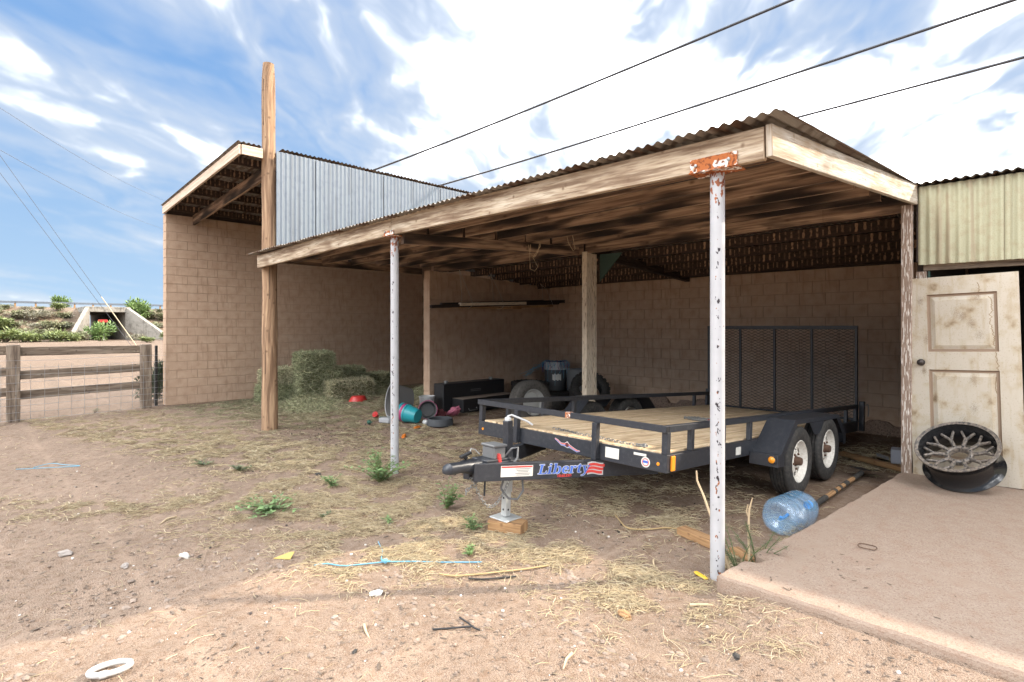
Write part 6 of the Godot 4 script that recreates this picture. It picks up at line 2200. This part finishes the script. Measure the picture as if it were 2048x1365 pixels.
func make_plants() -> void:
	weed("broad low green weed spreading on straw in the middle of the yard", P(-5.0, 0, 2.02), 0.36, 0.17, 26, 0.06, 1)
	weed("tall bushy green weed at the foot of the far white pipe", P(-5.15, 0, 3.22), 0.40, 0.42, 34, 0.062, 2)
	weed("smaller green weed left of the bushy one by the far pipe", P(-5.35, 0, 2.78), 0.16, 0.17, 9, 0.05, 3)
	weed("upright green weed in front of the trailer coupler", P(-3.97, 0, 3.18), 0.17, 0.34, 14, 0.055, 4)
	weed("feathery green weed beside the timber block", P(-3.40, 0, 2.99), 0.16, 0.16, 12, 0.04, 5, Color(0.10, 0.15, 0.06))
	weed("small grey-green weed in the straw left of the broad weed", P(-6.7, 0, 2.35), 0.16, 0.11, 9, 0.05, 6, Color(0.12, 0.15, 0.08))
	weed("small weed far left of the wooden pole foot", P(-7.3, 0, 2.15), 0.16, 0.10, 8, 0.045, 7, Color(0.12, 0.15, 0.08))
	weed("tiny green sprout in straw near the blue twine", P(-4.05, 0, 2.62), 0.09, 0.06, 6, 0.035, 8)
	weed("tiny sprout in the straw below the timber block", P(-3.05, 0, 2.65), 0.10, 0.09, 6, 0.035, 9)
	weed("tiny grey weed right of the broad weed", P(-4.55, 0, 2.30), 0.08, 0.06, 5, 0.035, 10, Color(0.12, 0.15, 0.08))
	# dry stalks and thin green shoots at the slab corner
	var r := RandomNumberGenerator.new()
	r.seed = 14
	var o := thing("dry_stalk", "pale dry stalk leaning behind the near white pipe", "stalk", P(-1.56, 0, 3.68), "dry stalks by the slab corner")
	var m := MB.new()
	tube(m, [P(-1.56, 0, 3.66), P(-1.65, 0.16, 3.70), P(-1.74, 0.34, 3.73), P(-1.80, 0.47, 3.74), P(-1.845, 0.56, 3.74), P(-1.85, 0.63, 3.74)], [0.011, 0.010, 0.009, 0.008, 0.007, 0.005], 7)
	part(o, "stem", m, M.twig)
	o = thing("dry_stalk", "upright pale dry stalk right of the near white pipe", "stalk", P(-1.50, 0, 3.80), "dry stalks by the slab corner")
	m = MB.new()
	tube(m, [P(-1.50, 0, 3.80), P(-1.505, 0.16, 3.80), P(-1.51, 0.33, 3.81), P(-1.505, 0.42, 3.81), P(-1.485, 0.50, 3.81)], [0.010, 0.009, 0.008, 0.007, 0.003], 7)
	tube(m, [P(-1.508, 0.36, 3.81), P(-1.525, 0.40, 3.81), P(-1.515, 0.45, 3.81)], [0.006, 0.005, 0.003], 6)
	part(o, "stem", m, M.twig)
	for q in [[-1.53, 3.70, "wispy green shoots at the foot of the leaning dry stalk"], [-1.47, 3.86, "wispy green shoots at the foot of the upright dry stalk"]]:
		var at := P(q[0], 0, q[1])
		o = thing("wispy_shrub", q[2], "shrub", at, "wispy shoots by the slab corner")
		var ms := MB.new()
		var ml := MB.new()
		ml.colored = true
		for k in 7:
			var a := r.randf() * TAU
			var tip := Vector3(cos(a) * 0.2, r.randf_range(0.18, 0.36), sin(a) * 0.12)
			tube(ms, [at, at + tip * 0.5 + Vector3(0, 0.03, 0), at + tip], [0.004, 0.003, 0.0015], 5)
			for i in 46:
				var f := r.randf_range(0.25, 1.0)
				var da := r.randf() * TAU
				ml.tint = Color(0.10, 0.145, 0.07) * r.randf_range(0.7, 1.4)
				leaf(ml, at + tip * f + Vector3(0, 0.03 * (1 - f), 0), Vector3(cos(da), r.randf_range(0, 0.7), sin(da)), Vector3.UP, r.randf_range(0.018, 0.035), 0.004)
		part(o, "stems", ms, mat(lin(0.10, 0.13, 0.05), 0.8))
		part(o, "leaves", ml, M.leaf)

func shrub_meshes(sd: int, leafsize: float, count: int, tall: float, tone: Color, spread: float) -> Array:
	var r := RandomNumberGenerator.new()
	r.seed = sd
	var ml := MB.new()
	ml.colored = true
	var ms := MB.new()
	var lobes := []
	for k in 9:
		var a := r.randf() * TAU
		var q := r.randf_range(0.1, 0.62)
		lobes.append([Vector3(cos(a) * q, tall * r.randf_range(0.30, 0.82), sin(a) * q), r.randf_range(0.22, 0.42)])
	for l in lobes:
		tube(ms, [Vector3.ZERO, l[0] * 0.55 + Vector3(0, 0.03, 0), l[0]], [0.03, 0.02, 0.008], 5)
	for i in count:
		var l = lobes[r.randi() % lobes.size()]
		var v := Vector3(r.randfn(), r.randfn() * 0.8, r.randfn()).normalized() * pow(r.randf(), 0.45)
		var p: Vector3 = l[0] + v * l[1] * Vector3(1, tall, 1)
		if p.y < 0.01: p.y = r.randf() * 0.15
		ml.tint = tone * r.randf_range(0.6, 1.45)
		ml.tint.a = 1.0
		leaf(ml, p, v + Vector3(r.randfn() * 0.5, r.randf_range(0.0, 0.8), r.randfn() * 0.5), Vector3(r.randfn() * 0.4, 1, r.randfn() * 0.4), leafsize * r.randf_range(0.6, 1.4), leafsize * spread)
	return [ml.mesh(), ms.mesh()]

func shrub(called: String, label: String, cat: String, ms: Array, at: Vector3, s: Vector3, turn: float, group: String) -> void:
	var o := thing(called, label, cat, at, group)
	o.basis = Basis(Vector3.UP, turn).scaled(s)
	inst(o, "crown", ms[0], M.leaf, Transform3D())
	inst(o, "stems", ms[1], M.grey_wood, Transform3D())

# ------------------------------------------------------------------ fence and background
func make_fence() -> void:
	var o := thing("plank_fence", "weathered grey plank fence with welded wire beside the tall shed", "fence", P(-13.2, 0, 1.8))
	var fx := func(d: float) -> float: return -13.0 - 0.155 * (d - 0.77)
	for d in [-3.3, -1.27, 0.80, 2.84]:
		var m := MB.new()
		var x: float = fx.call(d)
		at_box(m, Vector3(x - 0.085, -0.2, d - 0.09), Vector3(x + 0.085, 1.36 - 0.02 * d, d + 0.09), 0.012, Vector2(d, 0.3))
		part(o, "post", m, M.grey_wood)
	for h in [1.235, 0.815, 0.46]:
		for q in [[-3.3, -1.2], [-1.2, 0.80], [0.80, 2.90]]:
			var m := MB.new()
			var top: float = h - (0.015 if q[0] > 0 else -0.03)
			bar(m, P(fx.call(q[0]) - 0.11, top + 0.0, q[0]), P(fx.call(q[1]) - 0.11, top + (0.03 if h < 1.0 else -0.02), q[1]), 0.04, 0.155, Vector3.UP, 0.004, Vector2(q[0], h))
			part(o, "plank", m, M.grey_wood)
	# welded wire
	var y0 := 0.03
	for k in 27:
		var m := MB.new()
		var d := -1.9 + 0.195 * k
		if d > 3.19: break
		tube(m, [P(fx.call(d) + 0.092, y0, d), P(fx.call(d) + 0.092, 1.07 - 0.005 * k, d)], 0.0028, 5)
		part(o, "upright_wire", m, M.fence_wire)
	for k in 9:
		var m := MB.new()
		var h := y0 + 0.13 * k
		var p := []
		for i in 12:
			var d := -1.95 + 5.15 * i / 11.0
			p.append(P(fx.call(d) + 0.097, h + 0.01 * sin(i * 1.3 + k), d))
		tube(m, p, 0.0028, 5)
		part(o, "level_wire", m, M.fence_wire)
	var m := MB.new()
	bar(m, P(-13.47, -0.2, 3.06), P(-13.47, 1.27, 3.06), 0.045, 0.05, Vector3.RIGHT, 0.006)
	single("steel_fence_post", "dark steel post between the fence end and the tall shed wall", "post", m, M.rubber, P(-13.47, 0, 3.06))
	# plant by the wall end
	var sm := shrub_meshes(21, 0.16, 2600, 1.5, Color(0.06, 0.085, 0.05), 0.28)
	shrub("oleander_shrub", "dark green shrub behind the fence against the tall shed wall", "shrub", sm, P(-14.05, 0, 3.15), Vector3(0.42, 0.62, 0.42), 0.4, "")
	var tuft := shrub_meshes(22, 0.09, 500, 0.7, Color(0.11, 0.17, 0.04), 0.12)
	shrub("grass_tuft", "small green grass tuft at the foot of the wire fence", "grass", tuft, P(-13.25, 0, 1.98), Vector3(0.16, 0.14, 0.16), 0.0, "")

func make_background() -> void:
	# embankment running past the yard with a concrete culvert through it
	var noise := FastNoiseLite.new()
	noise.seed = 3
	noise.frequency = 0.09
	noise.fractal_octaves = 4
	var m := MB.new()
	m.colored = true
	var c0 := 12.7
	var c1 := 16.5
	var prof := [[-80.0, 0.0], [-84.0, 0.15], [-86.5, 0.7], [-88.5, 1.6], [-90.5, 2.6], [-92.5, 3.6], [-94.0, 4.15], [-96.0, 4.35], [-104.0, 4.35], [-108.0, 3.0], [-116.0, 0.0]]
	var ds := []
	var d := -150.0
	while d < 150.0:
		ds.append(d)
		d += 2.0 if d > -20 and d < 60 else 8.0
	ds += [c0 - 0.3, c1 + 0.3]
	ds.sort()
	var ht := func(i: int, dd: float) -> Vector3:
		var q = prof[i]
		var wob: float = noise.get_noise_2d(q[0], dd) * (0.55 if i > 0 and i < 6 else 0.05)
		return P(q[0] + wob * 1.2, maxf(q[1] + wob * 0.6, -0.02 if i == 0 or i == prof.size() - 1 else 0.0), dd)
	for j in ds.size() - 1:
		var gap: bool = ds[j] > c0 - 0.5 and ds[j + 1] < c1 + 0.5
		for i in prof.size() - 1:
			if gap and (i < 6 or i > 7): continue
			var k := 0.9 + 0.35 * noise.get_noise_2d(i * 20.0, ds[j] * 2.0)
			m.tint = Color(0.38, 0.375, 0.35) * k
			m.tint.a = 1.0
			var a: Vector3 = ht.call(i, ds[j]); var b: Vector3 = ht.call(i + 1, ds[j]); var c: Vector3 = ht.call(i + 1, ds[j + 1]); var e: Vector3 = ht.call(i, ds[j + 1])
			var nn := (b - a).cross(e - a).normalized()
			if nn.y < 0: nn = -nn
			m.quad(a, b, c, e, nn, Vector2(a.x, a.z), Vector2(b.x, b.z), Vector2(c.x, c.z), Vector2(e.x, e.z))
	single("embankment_terrain", "brushy highway embankment beyond the fence", "", m, M.bank, P(-92, 0, 14), "", "structure")
	# culvert
	var o := thing("concrete_culvert", "concrete box culvert with splayed wing walls under the highway embankment", "culvert", P(-88, 0, 14.6))
	m = MB.new()
	at_box(m, Vector3(-95.0, 3.62, c0 - 0.55), Vector3(-88.0, 4.30, c1 + 0.55), 0.03)
	part(o, "header_beam", m, M.concrete)
	for q in [[c0 - 0.5, c0], [c1, c1 + 0.5]]:
		m = MB.new()
		at_box(m, Vector3(-114.0, -0.2, q[0]), Vector3(-88.05, 3.60, q[1]), 0.03)
		part(o, "barrel_wall", m, M.concrete)
	m = MB.new()
	at_box(m, Vector3(-114.0, 3.61, c0 - 0.5), Vector3(-95.01, 4.0, c1 + 0.5), 0.03)
	part(o, "barrel_roof", m, M.concrete)
	for q in [[c0 - 0.25, -2.6], [c1 + 0.25, 3.3]]:
		m = MB.new()
		var a0 := P(-88.1, 0, q[0])
		var a1 := P(-81.5, 0, q[0] + q[1])
		var th := Vector3(0.05, 0, 0.22)
		var pts := [a0 + Vector3(0, -0.2, 0), a1 + Vector3(0, -0.2, 0), a1 + Vector3(0, 0.35, 0), a0 + Vector3(0, 4.25, 0)]
		for s in [-1.0, 1.0]:
			m.flat(pts[0] + th * s, pts[1] + th * s, pts[2] + th * s, pts[3] + th * s, th * s)
		for k in 4:
			var k2 := (k + 1) % 4
			m.flat(pts[k] - th, pts[k] + th, pts[k2] + th, pts[k2] - th, (pts[k] + pts[k2]) / 2 - (pts[0] + pts[2]) / 2)
		part(o, "wing_wall", m, M.concrete)
	# guardrail on top
	o = thing("guardrail", "steel highway guardrail on short posts along the embankment top", "guardrail", P(-94.6, 4.2, 10))
	var dd := -14.0
	while dd < 40.0:
		m = MB.new()
		at_box(m, Vector3(-94.75, 4.0, dd - 0.09), Vector3(-94.55, 5.0, dd + 0.09), 0.01)
		part(o, "post", m, M.tan_wood)
		m = MB.new()
		for q in [[4.86, 5.0], [4.72, 4.86]]:
			bar(m, P(-94.5, (q[0] + q[1]) / 2, dd), P(-94.5, (q[0] + q[1]) / 2, dd + 1.99), 0.05, 0.13, Vector3.UP, 0.03)
		part(o, "rail", m, M.rail_steel)
		dd += 2.0
	# red sign seen inside the culvert mouth
	o = thing("warning_sign", "small red sign on a white post in front of the culvert mouth", "sign", P(-86.8, 0, 13.9))
	m = MB.new()
	at_box(m, Vector3(-86.85, 0, 13.86), Vector3(-86.77, 2.3, 14.0), 0.01)
	part(o, "post", m, M.white)
	m = MB.new()
	at_box(m, Vector3(-86.76, 2.28, 13.35), Vector3(-86.73, 2.62, 14.35), 0.01)
	part(o, "board", m, M.red)
	# shrubs on the bank
	var kinds := [
		shrub_meshes(41, 0.20, 900, 0.75, Color(0.21, 0.25, 0.10), 0.45),
		shrub_meshes(42, 0.16, 900, 0.60, Color(0.27, 0.255, 0.19), 0.35),
		shrub_meshes(43, 0.18, 900, 0.65, Color(0.22, 0.225, 0.13), 0.4),
		shrub_meshes(44, 0.22, 1200, 1.0, Color(0.16, 0.24, 0.08), 0.4)]
	var r := RandomNumberGenerator.new()
	r.seed = 15
	var gname := "desert shrubs on the embankment"
	var rows := [["foot", -80.5, 0.0], ["lower slope", -84.8, 0.3], ["middle slope", -88.0, 1.4], ["upper slope", -90.8, 2.75], ["crest", -93.2, 3.9]]
	var nth := ["next to", "second from", "third from", "fourth from", "fifth from", "sixth from", "seventh from", "eighth from", "ninth from", "tenth from"]
	for k in rows.size():
		for side in [-1, 1]:
			var cnt := 10 if side < 0 else 4
			for i in cnt:
				var dk: float = (c0 - 2.4 - i * 1.6 if side < 0 else c1 + 3.0 + i * 1.9) + r.randf_range(-0.5, 0.5)
				var x: float = rows[k][1] + r.randf_range(-0.9, 0.9)
				var kind: int = [0, 1, 1, 2, 2][r.randi() % 5]
				if k == 0: kind = 0
				var s := r.randf_range(0.95, 1.6) * (1.0 if k < 4 else 0.62)
				var word: String = ["yellow-green shrub", "grey sagebrush", "olive shrub"][kind]
				shrub("desert_shrub", "%s on the embankment %s, %s the culvert on its %s side" % [word, rows[k][0], nth[i], "left" if side < 0 else "right"], "shrub", kinds[kind], P(x, rows[k][2] - 0.05, dk), Vector3(s * 1.35, s * 1.15, s * 1.35), r.randf() * TAU, gname)
	shrub("desert_shrub", "large leafy shrub standing in front of the culvert mouth", "shrub", kinds[3], P(-83.5, 0, 13.1), Vector3(1.9, 2.1, 1.9), 0.4, gname)
	shrub("desert_shrub", "bright green bush on the bank right of the culvert top", "shrub", kinds[3], P(-91.0, 2.9, 18.2), Vector3(1.9, 2.5, 1.9), 1.4, gname)
	shrub("desert_shrub", "distant bush showing behind the guardrail", "shrub", kinds[3], P(-99.0, 4.3, 10.8), Vector3(1.5, 1.6, 1.5), 2.4, gname)
	shrub("desert_shrub", "pale shrub at the foot of the right wing wall", "shrub", kinds[1], P(-82.6, 0, 16.6), Vector3(1.2, 1.2, 1.2), 0.9, gname)
	shrub("desert_shrub", "low shrub at the foot of the left wing wall", "shrub", kinds[2], P(-82.5, 0, 10.6), Vector3(1.5, 1.5, 1.5), 0.9, gname)
	shrub("desert_shrub", "small bright green clump by the guy wires", "shrub", kinds[0], P(-70.0, 0, 15.0), Vector3(1.1, 0.75, 1.1), 0.9, gname)

func make_wires() -> void:
	var m := MB.new()
	var g := "overhead wires behind the sheds"
	for q in [[9.95, 8.55, 6.95, "overhead wire highest in the sky, left of the other two"], [12.9, 11.0, 6.95, "middle overhead wire crossing above the low roof"], [15.0, 14.1, 6.95, "overhead wire at the upper right above the roof corner"]]:
		m = MB.new()
		var p := []
		for i in 31:
			var f := i / 30.0
			p.append(P(lerpf(-19.5, 14.0, f), q[2] + 0.35 * pow(2.0 * f - 1.0, 2) - 0.1, lerpf(q[0] + 0.6, q[1] - 0.3, f)))
		var wr := []
		for v in p: wr.append(0.0080 + 0.00115 * (v as Vector3).length())
		tube(m, p, wr, 6)
		single("overhead_wire", q[3], "wire", m, M.wire, p[15], g)
	m = MB.new()
	tube(m, [P(-19.5, -0.2, 12.8), P(-19.5, 7.3, 12.8)], [0.14, 0.10], 14)
	bar(m, P(-19.5, 7.15, 10.3), P(-19.5, 7.15, 15.8), 0.10, 0.12)
	# far lines and guy wires at the left
	g = "thin wires in the left sky"
	for q in [[-35.8, 13.2, -0.2, -71.0, 15.7, 17.0, 0.012, "grey_line", "faint wire high in the left sky"], [-35.8, 11.1, -0.2, -71.0, 12.5, 17.0, 0.012, "grey_line", "faint wire lower in the left sky"]]:
		m = MB.new()
		var p := []
		for i in 15:
			var f := i / 14.0
			p.append(P(lerpf(q[0], q[3], f), lerpf(q[1], q[4], f) - 0.5 * sin(PI * f), lerpf(q[2], q[5], f)))
		tube(m, p, q[6], 5)
		single("overhead_wire", q[8], "wire", m, M[q[7]], p[7], g)
	for q in [[-59.1, 11.88, -53.0, 16.2, 1.08, "guy wire with a pale guard running down behind the fence"], [-59.45, 11.57, -53.0, 14.84, 1.08, "thin guy wire beside the one with the pale guard"]]:
		var a := P(q[0], 0, q[1])
		var b := P(q[2], q[3], q[4])
		var o := thing("guy_wire", q[5], "wire", a, g)
		m = MB.new()
		tube(m, [a, b], 0.016, 5)
		part(o, "strand", m, M.grey_line)
		if q[0] > -59.3:
			m = MB.new()
			tube(m, [a, a.lerp(b, 0.26)], 0.04, 8)
			part(o, "guard", m, mat(lin(0.62, 0.55, 0.40), 0.6))

func make_sky() -> PanoramaSkyMaterial:
	var w := 3072
	var h := 1536
	var im := Image.create(w, h, false, Image.FORMAT_RGBF)
	var n1 := FastNoiseLite.new()
	n1.seed = 101
	n1.frequency = 0.55
	n1.fractal_octaves = 6
	n1.fractal_gain = 0.52
	var n2 := FastNoiseLite.new()
	n2.seed = 102
	n2.frequency = 0.22
	n2.fractal_octaves = 3
	var n3 := FastNoiseLite.new()
	n3.seed = 63
	n3.frequency = 2.3
	n3.fractal_octaves = 5
	im.fill(Color(0.34, 0.27, 0.21))
	for y in h / 2:
		var th := (y + 0.5) / h * PI
		var dy := cos(th)
		var sy := sin(th)
		for x in w:
			var az := ((x + 0.5) / w - 0.5) * TAU
			var dx := sin(az) * sy
			var dz := -cos(az) * sy
			var k := 1.0 / (dy + 0.16)
			var px := dx * k
			var pz := dz * k
			# streaks drawn out along one wind direction
			var u := px * 0.62 + pz * 0.78
			var v := -px * 0.78 + pz * 0.62
			var wob := n2.get_noise_2d(px * 2.0 + 9.0, pz * 2.0)
			var f := n1.get_noise_2d(u * 0.55 + wob * 0.8, v * 1.7 + wob * 0.5)
			var wisp := n3.get_noise_2d(u * 0.35 - 7.0, v * 0.9 + 4.0)
			var fine := n3.get_noise_2d(u * 0.8 + wob + wisp * 0.5, v * 1.9 + wisp * 0.5)
			var cover := 0.50 + 0.85 * f + 0.30 * fine + 0.55 * n2.get_noise_2d(px * 1.3 - 3.0, pz * 1.3 + 5.0)
			cover -= 0.42 * (1.0 - smoothstep(0.0, 0.30, dy))
			var c := smoothstep(-0.20, 0.90, cover)
			var blue := Color(0.040, 0.098, 0.210).lerp(Color(0.145, 0.200, 0.255), pow(1.0 - dy, 3.0))
			var cl := Color(0.222, 0.235, 0.252).lerp(Color(10.0, 10.0, 10.0), pow(clampf((cover - 0.36) / 0.9, 0.0, 1.0), 2.7))
			im.set_pixel(x, y, blue.lerp(cl, c * 0.96))
	var p := PanoramaSkyMaterial.new()
	p.panorama = ImageTexture.create_from_image(im)
	p.filter = true
	return p

func _ready() -> void:
	rng.seed = 1
	gnoise.seed = 5
	gnoise.frequency = 0.8
	gnoise.fractal_octaves = 4
	gfine.seed = 6
	gfine.frequency = 5.0
	gfine.fractal_octaves = 3
	# camera: level, lens shifted so that uprights stay upright
	var cam := Camera3D.new()
	cam.name = "camera"
	cam.projection = Camera3D.PROJECTION_FRUSTUM
	cam.near = 0.05
	cam.far = 6000.0
	cam.size = 0.05 * 1365.0 / 1115.0
	cam.frustum_offset = Vector2(0, -0.05 * 27.5 / 1115.0)
	add_child(cam)
	cam.position = Vector3(0, 1.65, 0)
	cam.rotation = Vector3(0, deg_to_rad(44.64), 0)
	cam.current = true
	# sky
	var env := Environment.new()
	env.background_mode = Environment.BG_SKY
	env.sky = Sky.new()
	env.sky.sky_material = make_sky()
	env.tonemap_mode = Environment.TONE_MAPPER_LINEAR
	env.tonemap_exposure = 3.8
	env.sdfgi_enabled = true
	env.ssao_enabled = true
	env.ssil_enabled = true
	var we := WorldEnvironment.new()
	we.name = "world"
	we.environment = env
	add_child(we)
	# sun: behind the sheds on the right, about 33 degrees up
	var sun := DirectionalLight3D.new()
	sun.name = "sun"
	add_child(sun)
	sun.look_at_from_position(Vector3.ZERO, Vector3(-0.95, -1.0, 1.14))
	sun.light_energy = 0.7
	sun.light_color = Color(1.0, 0.95, 0.88)
	sun.light_angular_distance = 0.9
	sun.shadow_enabled = true
	make_materials()
	make_ground()
	make_slab()
	make_walls()
	make_open_shed()
	make_tall_shed()
	make_neighbour()
	make_background()
	make_fence()
	make_trailer()
	make_alloy_rim()
	make_jug()
	make_store()
	make_right_bits()
	make_plants()
	make_scraps()
	make_wires()
	make_straw()
	make_gravel()
